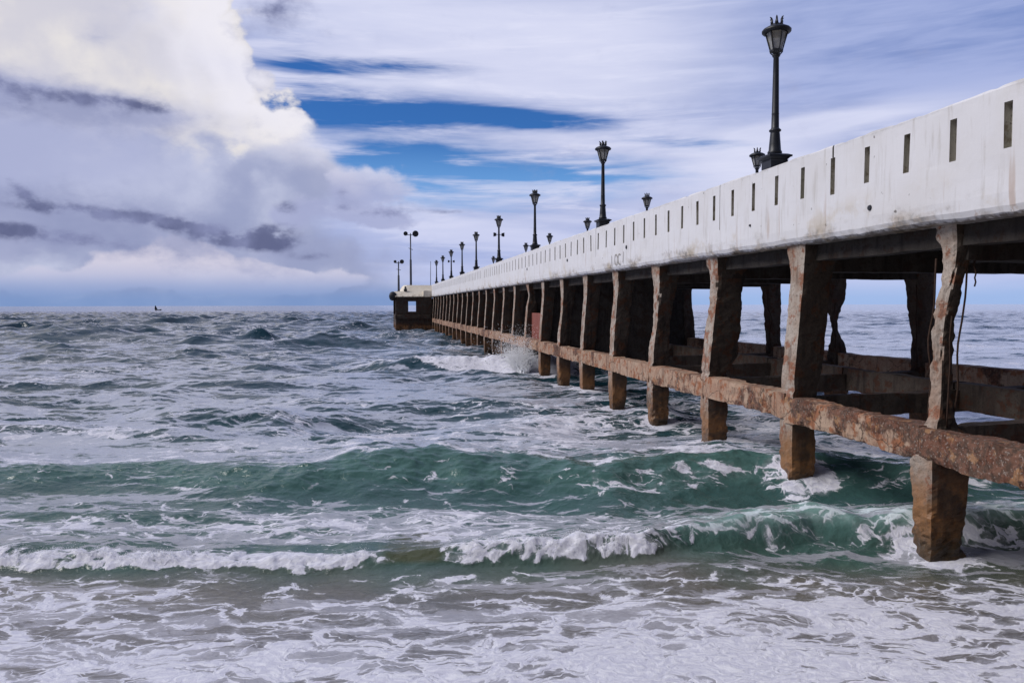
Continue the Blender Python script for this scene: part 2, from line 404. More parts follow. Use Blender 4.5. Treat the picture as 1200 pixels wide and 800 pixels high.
def fbm(x, y, o=4, seed=0, g=.5):
    r = 0; a = 1; s = 0
    for i in range(o):
        r = r+a*perlin(x*2**i+i*17.3, y*2**i-i*9.1, seed+i); s += a; a *= g
    return r/s*1.6
def sm(v, lo, hi):
    t = np.clip((v-lo)/(hi-lo), 0, 1); return t*t*(3-2*t)

def sea_rows():
    ys = [4.9]
    while ys[-1] < 26000:
        y = ys[-1]
        if y < 9: s = .028
        elif y < 17: s = .024
        elif y < 26: s = .055
        elif y < 60: s = .055*(y/26)**1.55
        elif y < 150: s = .2*(y/60)**1.5
        elif y < 700: s = .8*(y/150)**1.4
        else: s = y*.03
        ys.append(y+s)
    return np.array(ys)
YS = sea_rows()
inner = np.linspace(-.80, .80, 1020)
outer = np.geomspace(.81, 6, 40)
SX = np.concatenate([-outer[::-1], inner, outer])
NR, NC = len(YS), len(SX)
Yg = np.repeat(YS[:, None], NC, 1); Xg = YS[:, None]*SX[None, :]
dY = np.gradient(YS)[:, None]*np.ones((1, NC)); dX = YS[:, None]*np.gradient(SX)[None, :]

def env_chop(y):      # chop grows away from the beach
    return np.interp(y, [0, 7, 9.6, 10.5, 13, 18, 30, 80, 400, 26000], [.0, .08, .12, .16, .28, .50, .70, 1.05, 1.45, 1.5])
def waves(X, Y, dX, dY):
    H = np.zeros_like(X); GX = np.zeros_like(X); GY = np.zeros_like(X)
    env = env_chop(Y)
    lee = 1-.62*sm(X*math.cos(R(10.65))+Y*math.sin(R(10.65)), 15, 26)
    env = env*lee
    gust = .62+.95*fbm(X/14, Y/7, 3, 91)+.5*sm(Y, 60, 200)
    r = np.random.default_rng(5)
    lam = np.exp(np.linspace(math.log(.30), math.log(11), 78)); r.shuffle(lam)
    for l in lam:
        th = np.clip(r.normal(0, .62), -1.35, 1.35)
        k = 2*math.pi/l; kx, ky = k*math.sin(th), k*math.cos(th)
        a = .0066*l**.93*(1+1.0*min(1, max(0, (l-1.5)/5)))
        sp = np.maximum(np.abs(math.cos(th))*dY, .5*dX)
        att = np.clip((l/sp-2.2)/2.5, 0, 1)
        ph = kx*X+ky*Y+r.random()*6.283
        A = a*att*env
        A = A*np.clip(gust, .12, 1.6)
        c, s_ = np.cos(ph), np.sin(ph)
        H += A*c; GX -= .75*A*s_*math.sin(th); GY -= .75*A*s_*math.cos(th)
    return H, GX, GY

def ridged(x, y, seed, o=2):
    r = 0; a = 1; t = 0
    for i in range(o):
        q = 1-np.abs(perlin(x*2.1**i+3.7*i, y*2.1**i+8.3*i, seed+i))*2.0
        r = r+a*q*np.abs(q); t += a; a *= .5
    return r/t
def wavelets(X, Y, dX, dY):
    H = np.zeros_like(X)
    env = np.interp(Y, [0, 8, 10, 13, 17, 30, 80, 300, 30000], [.10, .20, .45, .85, .9, 1.0, 1.1, 1.2, 1.2])
    calm = np.clip(.72+1.0*fbm(X/9, Y/5, 2, 301)+.25*sm(X, -4, 3)+.4*sm(Y, 50, 120), .30, 1.5)
    calm = calm*(1-.62*sm(X*math.cos(R(10.65))+Y*math.sin(R(10.65)), 15, 26))
    for i, (l, A) in enumerate(((.28, .011), (.55, .029), (1.2, .070), (2.6, .105), (5.5, .15))):
        th = (.35, -.28, .22, -.15, .1)[i]; c, s_ = math.cos(th), math.sin(th)
        u, v = X*c+Y*s_, -X*s_+Y*c
        u = u+.35*l*perlin(X/l/1.5, Y/l/1.5, 311+i)
        sp = np.maximum(dY, .5*dX)
        att = np.clip((l/sp-1.6)/2, 0, 1)
        H += A*att*env*calm*(ridged(u/(1.9*l), v/l, 321+7*i)-.15)
    return H
def breaker(X, Y, yc, Hc, wf, wb, trough=.12, pw=1.3):
    """height of one wave: steep towards the beach (smaller y), long back; also 0..1 position on the face"""
    d = Y-yc
    back = np.exp(-(np.maximum(d, 0)/wb)**1.6)
    f = np.clip(-d/wf, 0, 1)
    front = (.5+.5*np.cos(np.pi*f**.85))**pw
    h = np.where(d >= 0, back, front)
    tr = -trough*np.exp(-((d+wf*1.15)/(wf*.5))**2)
    return Hc*(h+tr), h, d

def I(x, px, v):      # interpolate along the shore
    return np.interp(x, px, v)

def sea_shape(X, Y, dX, dY):
    H, GX, GY = waves(X, Y, dX, dY)
    n1 = fbm(X/2.3, Y/2.3, 3, 21); n2 = fbm(X/.8, Y/.8, 3, 33); n3 = fbm(X/.16, Y/.16, 3, 47)
    H += wavelets(X, Y, dX, dY)
    foam = np.zeros_like(X); milk = np.zeros_like(X); green = np.zeros_like(X); clear = np.zeros_like(X)
    # ---- green unbroken wave
    yc = 15.8+.8*fbm(X/3.4, X*0+2, 3, 61)+.05*n2+I(X, [-12, -6, -2, 2, 6, 10], [.8, .25, -.1, .05, .0, .2])
    Hc = I(X, [-16, -9.5, -7, -4.6, -3.2, -1.5, .5, 2.5, 5, 8, 12], [.22, .22, .25, .36, .54, .48, .46, .48, .46, .44, .36])*(1+.22*fbm(X/1.9, Y/3, 2, 63)+.09*n2)
    h1, s1, d1 = breaker(X, Y, yc, Hc, 1.95, 2.1, .14, 1.05)
    H += h1
    GY -= .24*np.where(d1 < .9, s1**3, 0)*Hc*sm(-d1, -1.2, -.0)
    green = np.maximum(green, sm(s1, .12, .5)*sm(-d1, -.7, -.1)*np.clip(.85+.6*n1, .35, 1))
    H += .03*ridged(X/.9+Y/1.6, Y/.5, 73)*sm(s1, .08, .5)*sm(-d1, -.3, .25)+.03*n2*sm(s1, .1, .6)+.05*fbm(X/.55+Y/1.1, Y/.22, 3, 71)*sm(s1, .08, .4)*sm(-d1, -.2, .3)
    foam = np.maximum(foam, np.exp(-((d1-.35)/.28)**2)*np.clip(.40+.45*n1, 0, .62))
    foam = np.maximum(foam, sm(s1, .1, .3)*sm(-d1, .15, .6)*np.clip(.30+.36*n1, .08, .62)*I(X, [-6, -3, -1, 1, 4], [.45, .3, .55, .9, 1.0]))
    # ---- breaking roller
    yc2 = 10.98+.16*fbm(X/1.9, X*0+5, 3, 81)+I(X, [-9, -5, -3.3, -1.8, -1, 0, 2, 3.2, 5, 7], [.1, .05, .12, .22, .22, .28, .34, .95, 1.5, 1.5])
    H2 = I(X, [-10, -7.2, -5.2, -3, -2.1, -1.4, -.6, 1, 1.9, 2.6, 3.4, 4.6, 6, 9], [.10, .115, .075, .10, .11, .13, .17, .25, .25, .25, .31, .37, .37, .32])
    Xj = X+.22*fbm(X/.35, Y/.35, 3, 85)
    brk = I(Xj, [-10, -2.3, -1.75, -1.2, -.7, 1.5, 2.7, 3.3], [1, 1, 0, .0, 1, 1, .35, 0])
    wf2 = I(X, [-9, 2, 3.2, 6], [.42, .45, .62, .72])
    h2, s2, d2 = breaker(X, Y, yc2, H2*(1+.25*fbm(X/.7, X*0, 2, 83)), wf2, 1.0, .12, .8)
    H += h2
    GY -= .40*s2**2*H2*sm(-d2, -.4, .1)
    ragged = fbm(X/.22, Y/.22, 4, 87)
    fr = sm(s2+.22*ragged+.1*n2, .06, .34)*sm(-d2, -.30, .02)*sm(s2, .01, .08)*brk
    bil = 1-np.abs(perlin(X/.30, Y/.16, 89))*1.7-np.abs(perlin(X/.13, Y/.08, 90))*.5
    H += fr*(.035*ragged+.045*bil+.008*n3)*np.clip(H2/.2, .6, 1.4)
    H += fr*.05*np.clip(fbm(X/.5, X*0, 3, 92), -.5, 1)*sm(s2, .3, .8)
    foam = np.maximum(foam, fr*np.clip(.74+.75*ragged+.2*n2, .2, 1))
    foam = np.maximum(foam, sm(s2, .25, .8)*(1-brk)*sm(-d2, -.6, -.1)*np.clip(.5+.4*n2, .2, .8)*I(X, [2.3, 3.1, 6.4, 7], [0, .75, .75, .3]))
    milk = np.maximum(milk, sm(s2, .4, .9)*(1-brk)*I(X, [2.3, 3.2], [0, 1.]))
    green = np.maximum(green, sm(s2, .1, .5)*(1-brk)*I(X, [2.0, 3.0], [0, .9]))
    clear = np.maximum(clear, sm(s2, .05, .4)*(1-brk)*I(X, [-2.2, -1.9, -1., -.8], [0, 1, 1, 0]))
    foam = np.maximum(foam, sm(d2, .0, .25)*sm(-d2, -1.6, -.25)*np.clip(.33+.4*n1, 0, .6)*I(X, [-8, -3, 0, 3, 6], [.5, .5, 1, .8, .9]))
    # ---- small dark wave on the left, farther out
    yc3 = 20.4+.5*fbm(X/5, X*0+3, 2, 101)-.10*(X+8)
    H3 = I(X, [-22, -14, -11, -7, -4, -2.5], [.16, .22, .26, .18, .08, 0])
    h3, s3, d3 = breaker(X, Y, yc3, H3, 1.1, 1.4, .2); H += h3
    yc3 = 27+.6*fbm(X/6, X*0+9, 2, 103); H3 = I(X, [-6, -3, 0, 3, 6], [0, .12, .22, .14, .05])
    h3, s3, d3 = breaker(X, Y, yc3, H3, 1.4, 1.8, .2); H += h3
    # ---- breaking line near the piles
    yc4 = 41.5+.5*fbm(X/5, X*0+7, 2, 111)+I(X, [-12, -4, 3], [1.6, .3, -.6])
    H4 = I(X, [-16, -11, -7, -3, 0, 3, 6, 10], [.05, .35, .62, .78, .72, .62, .4, .2])
    h4, s4, d4 = breaker(X, Y, yc4, H4*(1+.2*fbm(X/1.5, X*0, 2, 113)), 1.9, 4.0, .15); H += h4
    bk4 = I(X, [-12, -9, -6, -1, 0.5, 3.0, 4.0], [0, .25, .6, .9, 1, 1, 0])
    ra4 = fbm(X/.7, Y/.9, 3, 115)
    w4 = I(X, [-9, -5.5, -4, .5], [.1, .35, 1.1, 1.9])
    foam = np.maximum(foam, sm(d4, -w4-.25, -w4+.25)*sm(-d4, -7, -3)*bk4*np.clip(1.05+.4*ra4, .4, 1))
    H += (.10+.22*ra4)*sm(d4, -1.2, .2)*sm(-d4, -5, -2)*bk4
    # ---- swells farther out
    for (y0, x0, sx, hh, wf) in ((66, -19, 7, .75, 3.5), (80, -49, 14, .85, 4.), (58, -22, 14, .45, 3.), (115, -20, 26, .7, 5), (150, -75, 40, .8, 6), (50, -34, 12, .4, 2.6), (96, 30, 30, .5, 5), (34, -17, 9, .32, 1.8), (31, 10, 6, .25, 1.7)):
        yc5 = y0+1.8*fbm(X/14, X*0+y0, 2, int(y0)); hx = hh*np.exp(-((X-x0)/sx)**2)*(1+.3*fbm(X/5, X*0+y0, 2, int(y0)+1))
        h5, s5, d5 = breaker(X, Y, yc5, hx, wf, wf*1.5, .2); H += h5
    # ---- foam carpets
    edge = 10.55+.2*n1+I(X, [-8, -3, 0, 1.2, 2.4, 3.6, 5, 6.2, 8], [.0, .0, -.1, -.25, -1.0, -.9, -.45, -.2, -.2])
    foam = np.maximum(foam, sm(Y, 11.3, 12)*sm(-Y, -15, -13)*np.clip(.30+.35*n1+.2*n2, .1, .55))
    near = sm(-Y, -edge-.15, -edge+.45)
    foam = np.maximum(foam, sm(-Y, -11, -10.3)*np.clip(.34+.28*n1+.12*n2, .1, .55))
    dens = I(X, [-8, -5, -2.2, -.6, .8, 3, 7], [.40, .34, .36, .42, .50, .55, .54])-.16*sm(Y, 9.1, 10.2)*I(X, [-1, 1, 4], [.6, 1.4, .4])
    dens = dens+.16*sm(-Y, -8.7, -7.7)*I(X, [-3.5, -1.5], [1.2, .9])+.16*n1
    dens = dens-.22*np.exp(-((Y-9.0)/.55)**2)*I(X, [-1, 0, 1.2, 2.2], [0, 1, 1, 0])
    foam = np.maximum(foam, near*np.clip(dens, .1, .97))
    mid = sm(Y, 15.5, 17.2)*sm(-Y, -34, -22)
    foam = np.maximum(foam, mid*np.clip(.18+.50*fbm(X/2.6, Y/2.2, 3, 131)+I(X, [-10, -3, 0, 3, 6, 12], [.0, .04, .15, .20, .18, .10]), 0, .62))
    far = sm(Y, 24, 34)*sm(-Y, -400, -60)
    foam = np.maximum(foam, far*np.clip(.10+.45*fbm(X/9, Y/7, 3, 137), 0, .42))
    # ---- whole field: aerated streaks plus painted sky sheen, less on slopes facing the beach
    film_sheen = I(Y, [0, 8.8, 10.5, 12, 15.2, 16.2, 18, 30, 45, 90, 300, 30000], [.53, .50, .47, .53, .50, .575, .61, .60, .54, .475, .44, .43])
    film_sheen = film_sheen+.10*n1+.06*sm(-X, -6, 3)*sm(Y, 16, 20)-.15*sm(s1, .15, .5)*sm(-d1, -.8, .1)
    slope = np.gradient(H, axis=0)/np.maximum(dY, 1e-4)
    film_sheen = film_sheen-.23*np.clip(slope/.32, -.25, 1)*sm(Y, 9, 11)
    lee = sm(X*math.cos(R(10.65))+Y*math.sin(R(10.65)), 15, 26)      # sheltered water beyond the pier, painted with a brighter sky reflection
    film_sheen = film_sheen+.12*lee
    return H, GX, GY, foam, green, milk, clear, film_sheen

H, GX, GY, FOAM, GREEN, MILK, CLEAR, FILM_SHEEN = sea_shape(Xg, Yg, dX, dY)
Px, Py, Pz = Xg+GX, Yg+GY, H-.02*0
Pz = Pz - .20*sm(Xg, 3.0, 5.0)*np.exp(-((Yg-11.1)/.75)**2)
Pz = Pz + np.interp(Yg, [4.9, 7.5, 10.2, 12, 16, 30], [.10, -.04, -.20, -.12, -.02, 0])
a_ = R(10.65); CA, SA = math.cos(a_), math.sin(a_); DL = 8.35
T0, DT, NB = 10.06, 3.84, 27
# foam collars round the piles
for i in range(-1, 12):
    t = T0+DT*i
    for lx in (.3, 5.9):
        cx, cy = (DL+lx)*CA-t*SA, (DL+lx)*SA+t*CA
        rr = np.hypot(Px-cx, Py-cy)
        FOAM = np.maximum(FOAM, .86*np.exp(-(np.maximum(rr-.34, 0)/.42)**2)*(.8+.55*perlin(Px*1.9, Py*1.9, 7)))
def sea_colour():
    sand = np.array((.140, .132, .132)); olive = np.array((.085, .080, .045)); grn = np.array((.042, .095, .090)); teal = np.array((.014, .048, .066)); deep = np.array((.012, .033, .058))
    y = Yg+.8*fbm(Xg/2, Yg/2, 2, 151)
    w = [np.interp(y, [0, 8.6, 10.2, 11.5], [1, 1, .75, 0]), None]
    C = np.zeros(Xg.shape+(3,))
    stops = [(8.5, sand), (10.0, (sand*.55+olive*.45)), (11.2, np.array((.05, .10, .085))), (14, grn), (20, grn*.35+teal*.55), (32, teal*.85), (80, (teal+deep)/2), (300, deep), (30000, deep)]
    for ch in range(3): C[..., ch] = np.interp(y, [s[0] for s in stops], [s[1][ch] for s in stops])
    def over(w, c):
        nonlocal C
        C = C*(1-w[..., None])+np.array(c)*w[..., None]
    over(np.clip(GREEN, 0, 1)*.75, (.072, .150, .135))  # paler green stands in for light passing through the thin crest
    over(np.clip(MILK, 0, 1)*.55, (.22, .36, .34))
    over(np.clip(CLEAR, 0, 1)*.9, (.075, .080, .040))
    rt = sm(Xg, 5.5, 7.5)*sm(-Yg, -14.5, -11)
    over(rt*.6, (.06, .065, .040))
    return C
WC = sea_colour()
def grid_mesh(name, Px, Py, Pz, attrs, colour):
    nr, nc = Px.shape
    me = bpy.data.meshes.new(name)
    me.vertices.add(nr*nc)
    co = np.stack([Px, Py, Pz], -1).astype(np.float32).reshape(-1); me.vertices.foreach_set('co', co)
    idx = np.arange(nr*nc).reshape(nr, nc)
    q = np.stack([idx[:-1, :-1], idx[:-1, 1:], idx[1:, 1:], idx[1:, :-1]], -1).reshape(-1)
    nf = (nr-1)*(nc-1)
    me.loops.add(nf*4); me.loops.foreach_set('vertex_index', q.astype(np.int32))
    me.polygons.add(nf); me.polygons.foreach_set('loop_start', (np.arange(nf)*4).astype(np.int32))
    me.polygons.foreach_set('use_smooth', np.ones(nf, bool))
    for k, v in attrs.items():
        at = me.attributes.new(k, 'FLOAT', 'POINT'); at.data.foreach_set('value', v.astype(np.float32).reshape(-1))
    if colour is not None:
        at = me.attributes.new('water_tone', 'FLOAT_COLOR', 'POINT')
        c4 = np.concatenate([colour, np.ones(colour.shape[:2]+(1,))], -1).astype(np.float32).reshape(-1); at.data.foreach_set('color', c4)
    me.update(); me.validate()
    return me
sea_me = grid_mesh('sea', Px, Py, Pz, {'foam': FOAM, 'milk': MILK, 'film_sheen': FILM_SHEEN}, WC)

def water_material():
    m, n, b = material('sea_water')
    P = n.new('ShaderNodeNewGeometry').outputs['Position']
    x, y, z = n.xyz(P)
    fo = n.new('ShaderNodeAttribute', attribute_name='foam').outputs['Fac']
    mk = n.new('ShaderNodeAttribute', attribute_name='milk').outputs['Fac']
    wt = n.new('ShaderNodeAttribute', attribute_name='water_tone').outputs['Color']
    P2 = n.vec(x, y, 0.)
    warp = n.vm('MULTIPLY', n.vm('SUBTRACT', n.noise(P2, 1.3, 4, .55, color=True), (.5, .5, .5)), (1.1, .8, 0))
    Pw = n.vm('ADD', P2, warp)
    stretch = n.vm('MULTIPLY', Pw, (.55, 1.2, 1))
    # lace: thin walls between cells at two sizes, and torn patches
    ve = n.voro(stretch, 1.9, 'DISTANCE_TO_EDGE'); ve2 = n.voro(n.vm('ADD', stretch, (4.3, 2.2, 0)), 5.0, 'DISTANCE_TO_EDGE')
    fb = n.noise(stretch, 3.0, 8, .58, dist=.35); ff = n.noise(n.vm('MULTIPLY', Pw, (.7, 1., 1)), 16, 6, .6); fff = n.noise(P, 60, 3, .6)
    lace = n.mx(n.ss(ve, 0., .17, 1., 0.), n.mul(n.ss(ve2, 0., .13, 1., 0.), .75))
    val = n.add(n.add(n.mul(fb, 1.10), n.mul(lace, .26)), n.add(n.mul(ff, .30), n.mul(fff, .07)))   # about .35 .. 1
    thr = n.lin(fo, 0., 1., 1.16, .48)
    mask = n.ss(n.sub(val, thr), -.035, .085)
    mask = n.mul(mask, n.ss(fo, .03, .16))
    thin = n.mul(n.ss(n.sub(val, thr), -.20, .06), n.mul(n.ss(fo, .1, .5), .28))      # bubbles just under the surface
    mask = n.mn(n.mx(mask, thin), 1.)
    # water
    var = n.noise(n.vm('MULTIPLY', P2, (.5, 1, 1)), .9, 5, .6)
    wcol = n.mix(n.mul(n.ss(var, .35, .7), .4), wt, n.mix(1., wt, (1.5, 1.5, 1.45), 'MULTIPLY'))
    # aerated streaks whose pale tone also paints in the sky's reflection
    fl = n.new('ShaderNodeAttribute', attribute_name='film_sheen').outputs['Fac']
    fp = n.noise(n.vm('MULTIPLY', Pw, (.17, 1., 1)), 1.7, 11, .74, dist=.25)
    fm = n.ss(n.add(fp, n.mul(n.sub(fl, .5), .60)), .475, .535)
    wcol = n.mix(n.mul(fm, .78), wcol, n.mix(n.ss(n.m('LOGARITHM', n.mx(y, 5.), 10.), 1., 1.3), (.38, .375, .42), (.52, .545, .65)))
    n.link(wcol, b.inputs['Base Color'])
    b.inputs['IOR'].default_value = 1.333
    dist = n.m('LOGARITHM', n.mx(y, 5.), 10.)
    n.link(n.lin(dist, 1.1, 2.6, .05, .10), b.inputs['Roughness'])
    r1 = n.noise(n.vm('MULTIPLY', P2, (.75, 1.15, 1)), 6.5, 5, .6, dist=.3)
    r2 = n.noise(n.vm('MULTIPLY', P2, (.6, 1.15, 1)), 1.1, 6, .62, dist=.25)
    r3 = n.noise(n.vm('MULTIPLY', P2, (.55, 1.1, 1)), .22, 6, .62, dist=.2)
    hh = n.add(n.add(n.mul(r1, n.lin(dist, 1., 1.9, .030, .02)), n.mul(r2, n.lin(dist, .95, 1.7, .035, .06))), n.mul(r3, n.lin(dist, 1.5, 2.3, .0, .35)))
    k = n.new('ShaderNodeBump'); k.inputs['Strength'].default_value = 1.; k.inputs['Distance'].default_value = 1.
    n.link(hh, k.inputs['Height']); n.link(k.outputs[0], b.inputs['Normal'])
    # foam
    f = n.new('ShaderNodeBsdfPrincipled')
    fcol = n.mix(n.ss(ff, .35, .7), (.58, .58, .68), (.80, .80, .85))
    n.link(n.mix(n.mul(mk, .45), fcol, (.50, .68, .66)), f.inputs['Base Color'])
    f.inputs['Roughness'].default_value = .65; f.inputs['Specular IOR Level'].default_value = .25
    f.inputs['Subsurface Weight'].default_value = 0.
    kb = n.new('ShaderNodeBump'); kb.inputs['Strength'].default_value = .9; kb.inputs['Distance'].default_value = 1.
    n.link(n.add(n.mul(val, .022), n.add(n.mul(ff, .010), n.mul(fff, .003))), kb.inputs['Height']); n.link(kb.outputs[0], f.inputs['Normal'])
    mixs = n.new('ShaderNodeMixShader'); n.link(mask, mixs.inputs[0]); n.link(b.outputs[0], mixs.inputs[1]); n.link(f.outputs[0], mixs.inputs[2])
    n.link(mixs.outputs[0], m.node_tree.nodes['Material Output'].inputs[0])
    return m
sea_me.materials.append(water_material())
sea = bpy.data.objects.new('sea', sea_me); COL.objects.link(sea); prop(sea, kind='structure')

# sandy beach running under the water
def beach():
    xs = np.concatenate([-np.geomspace(400, 12, 40), np.linspace(-11, 11, 90), np.geomspace(12, 400, 40)])
    ys = np.concatenate([-np.geomspace(400, 3, 40), np.linspace(-2.5, 12, 110), np.geomspace(13, 400, 30)])
    X, Y = np.meshgrid(xs, ys)
    Z = np.interp(Y, [-400, -60, -1, 3, 6.6, 8, 14, 40, 400], [6, 3.2, 2.1, 1.3, .02, -.32, -1.2, -3, -9])
    Z = Z+.04*fbm(X/1.5, Y/1.5, 4, 201)*sm(-Y, -6, -3)+.25*fbm(X/20, Y/20, 3, 203)*sm(-Y, 3, 20)
    me = grid_mesh('sand_beach', X, Y, Z, {}, None)
    m, n, b = material('wet_sand')
    P = n.new('ShaderNodeNewGeometry').outputs['Position']
    z = n.xyz(P)[2]; a = n.noise(P, 3, 7, .6); f = n.noise(P, 120, 3, .6)
    dry = n.mix(a, (.34, .27, .19), (.40, .33, .25)); wet = n.mix(a, (.13, .10, .075), (.17, .135, .10))
    w = n.ss(n.add(z, n.mul(a, .5)), .6, 1.3, 1., 0.)
    n.link(n.mix(n.mul(f, .3), n.mix(w, dry, wet), (.12, .10, .08)), b.inputs['Base Color'])
    n.link(n.lin(w, 0., 1., .95, .3), b.inputs['Roughness'])
    bump(n, b, n.add(a, n.mul(f, .2)), .5, .03)
    me.materials.append(m)
    o = bpy.data.objects.new('sand_beach', me); COL.objects.link(o); prop(o, kind='structure')
beach()

# ------------------------------------------------------------------ the pier
O = Vector((DL*CA, DL*SA, 0))
PW = 6.75                                    # width over the parapets
pier = empty('pier', O, a_)
prop(pier, 'long weathered white concrete pier running out to sea on eroded brown columns', 'pier')
def P2W(x, y, z): return Vector((O.x+x*CA-y*SA, O.y+x*SA+y*CA, z))

def t_of(px, lat):                          # where a line of sight at this column of the photograph meets the pier's side
    q = (px-600)/FPX
    return lat*(CA-q*SA)/(q*CA+SA)

ZB, ZT = 4.98, 6.70
TEND = 106.6
T_START = -10.0
def fb3(p, s, o=3): return mnoise.fractal(Vector(p)*s, 1., 2., o)

def parapet(name, near):
    bm = bmesh.new()
    W_ = .42
    slots = [8.585+.9615*k for k in range(-19, 102)]
    slots = [s for s in slots if T_START+.3 < s < TEND-.5]
    joints = [t_of(px, DL) for px in (842, 698, 566)]
    cuts = []                                       # (t0, t1, z0, z1)
    jset = []
    for j in joints: jset.append((j-.012, j+.012, 5.6, ZT+1))
    for s in slots:
        if any(abs(s-j) < .2 for j in joints): continue
        crack = near and abs(s-slots[0]-round((12.0-slots[0])/.9615)*.9615) < .1
        cuts.append((s-.066, s+.066, 5.80 if crack else 5.86+random.uniform(-.01, .01), 6.47+random.uniform(-.01, .01)))
        if crack: jset.append((s-.025, s+.022, 6.47, ZT+1))
    ts = {T_START, TEND}
    for c in cuts: ts |= {c[0], c[1]}
    for c in jset: ts |= {c[0], c[1]}
    t = T_START
    while t < TEND:
        if not any(c[0]-.04 < t < c[1]+.04 for c in cuts+jset): ts.add(round(t, 4))
        t += (.10 if t < 30 else .25) if near else .6
    ts = sorted(ts)
    zs = sorted({ZB, ZB+.05, ZB+.13, ZB+.3, ZB+.55, 5.6, 5.80, 5.86, 6.47, 6.6, 6.67, ZT})
    def zsnap(z): return min(zs, key=lambda q: abs(q-z))
    hole = set()
    for i in range(len(ts)-1):
        tm = (ts[i]+ts[i+1])/2
        for k in range(len(zs)-1):
            zm = (zs[k]+zs[k+1])/2
            for c in cuts+jset:
                if c[0] < tm < c[1] and zsnap(c[2]) < zm < (zsnap(c[3]) if c[3] <= ZT else 99): hole.add((i, k))
    V = {}
    def v(side, i, k):
        key = (side, i, k)
        if key not in V:
            t, z = ts[i], zs[k]; x = 0 if side == 0 else W_
            if side == 0 and near:
                x += .012*fb3((0, t, z), .7)+.006*fb3((3, t, z), 3)
                dz = .035*fb3((1, t, 5), 1.1, 4)+.02*fb3((9, t, 5), 5, 3)
                if k == 0:
                    z += dz-.03*max(0, mnoise.noise(Vector((4, t*1.3, 0)))-.25)*3
                    z += .10*max(0, mnoise.noise(Vector((14, t*.9, 3)))-.30)
                    x += .11+.04*abs(fb3((2, t, z), 4))
                elif k == 1: z += dz*.8; x += .045+.012*abs(fb3((2, t, z), 6))
                elif k == 2: z += dz*.4; x += .012
                if k == len(zs)-1: x += .02; z += .018*fb3((5, t, 0), .9)-.09*max(0, fb3((6, t, 0), 3)-.30)
            elif k == len(zs)-1 and side: x -= .015
            if not near: x = PW-x
            V[key] = bm.verts.new((x, t, z))
        return V[key]
    def face(*vs, mi=0):
        f = bm.faces.new(vs if near else vs[::-1]); f.material_index = mi
    ni, nk = len(ts)-1, len(zs)-1
    for i in range(ni):
        for k in range(nk):
            if (i, k) in hole: continue
            face(v(0, i, k), v(0, i, k+1), v(0, i+1, k+1), v(0, i+1, k))
            face(v(1, i, k), v(1, i+1, k), v(1, i+1, k+1), v(1, i, k+1))
            if i == 0 or (i-1, k) in hole: face(v(0, i, k), v(1, i, k), v(1, i, k+1), v(0, i, k+1), mi=1 if i else 0)
            if i == ni-1 or (i+1, k) in hole: face(v(0, i+1, k), v(0, i+1, k+1), v(1, i+1, k+1), v(1, i+1, k), mi=1 if i < ni-1 else 0)
            if k == 0 or (i, k-1) in hole: face(v(0, i, k), v(0, i+1, k), v(1, i+1, k), v(1, i, k), mi=1 if k else 0)
            if k == nk-1 or (i, k+1) in hole: face(v(0, i, k+1), v(1, i, k+1), v(1, i+1, k+1), v(0, i+1, k+1), mi=1 if k < nk-1 else 0)
    for c in cuts:                                   # the slots are recesses, closed at the back
        x = .11 if near else PW-.11
        z0, z1 = zsnap(c[2]), zsnap(c[3])
        q = [bm.verts.new(p) for p in ((x, c[0], z0), (x, c[0], z1), (x, c[1], z1), (x, c[1], z0))]; face(*q, mi=1)
    o = link(name, bm, M_WHITE, pier); o.data.materials.append(M_SLOT)
    return o
parapet('parapet', True); parapet('parapet', False)

# deck and the long edge girders hidden in its shadow
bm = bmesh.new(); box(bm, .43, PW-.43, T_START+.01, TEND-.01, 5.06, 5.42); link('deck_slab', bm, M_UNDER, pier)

def rough_bar(axis, c0, c1, half, amp, step, mat, name, parent, seed=0, chip=.5, flare=0, seg=4):
    """a beam of rectangular section with worn faces and chipped arrises, running from c0 to c1"""
    c0, c1 = Vector(c0), Vector(c1); L = (c1-c0).length
    nst = max(2, int(L/step)); rings = []
    hx, hz = half
    base = []
    for s in range(4):
        for j in range(seg):
            q = -1+2*j/seg
            base.append([(q, -1), (1, q), (-q, 1), (-1, -q)][s])
    for i in range(nst+1):
        p = c0.lerp(c1, i/nst); ring = []
        for (u, w) in base:
            corner = min(abs(u), abs(w)) > .9
            off = Vector((u*hx, 0, w*hz)) if axis == 'y' else (Vector((0, u*hx, w*hz)) if axis == 'x' else Vector((u*hx, w*hz, 0)))
            q = p+off+Vector((seed*3.1, seed*1.7, 0))
            gone = max(0, min(1, (fb3(q+Vector((3, 8, 1)), .9)+(.25 if seed in (-1, 0, -2) else -.06))*4))      # skin spalled off here
            d = amp*(.12*fb3(q, 1.2)+gone*(-.6+.9*fb3(q, 6, 3)+.5*fb3(q, 14, 2)))
            if corner: d -= amp*chip*(.05+gone*1.2+3.*max(0, fb3(q+Vector((5, 5, 5)), 3.4)-.05))
            d = max(-amp*4, min(amp*.9, d))
            ring.append(p+off+off.normalized()*d)
        rings.append(ring)
    bm = bmesh.new(); loft(bm, rings)
    bmesh.ops.recalc_face_normals(bm, faces=bm.faces)
    return link(name, bm, mat, parent, loc=(c0+c1)/2)

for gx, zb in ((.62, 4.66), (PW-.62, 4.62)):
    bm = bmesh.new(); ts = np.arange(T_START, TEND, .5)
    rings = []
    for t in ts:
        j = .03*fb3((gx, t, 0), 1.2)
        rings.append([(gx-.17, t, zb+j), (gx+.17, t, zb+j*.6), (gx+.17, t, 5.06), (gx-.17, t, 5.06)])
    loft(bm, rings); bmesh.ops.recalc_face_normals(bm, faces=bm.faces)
    link('edge_girder', bm, M_UNDER, pier)

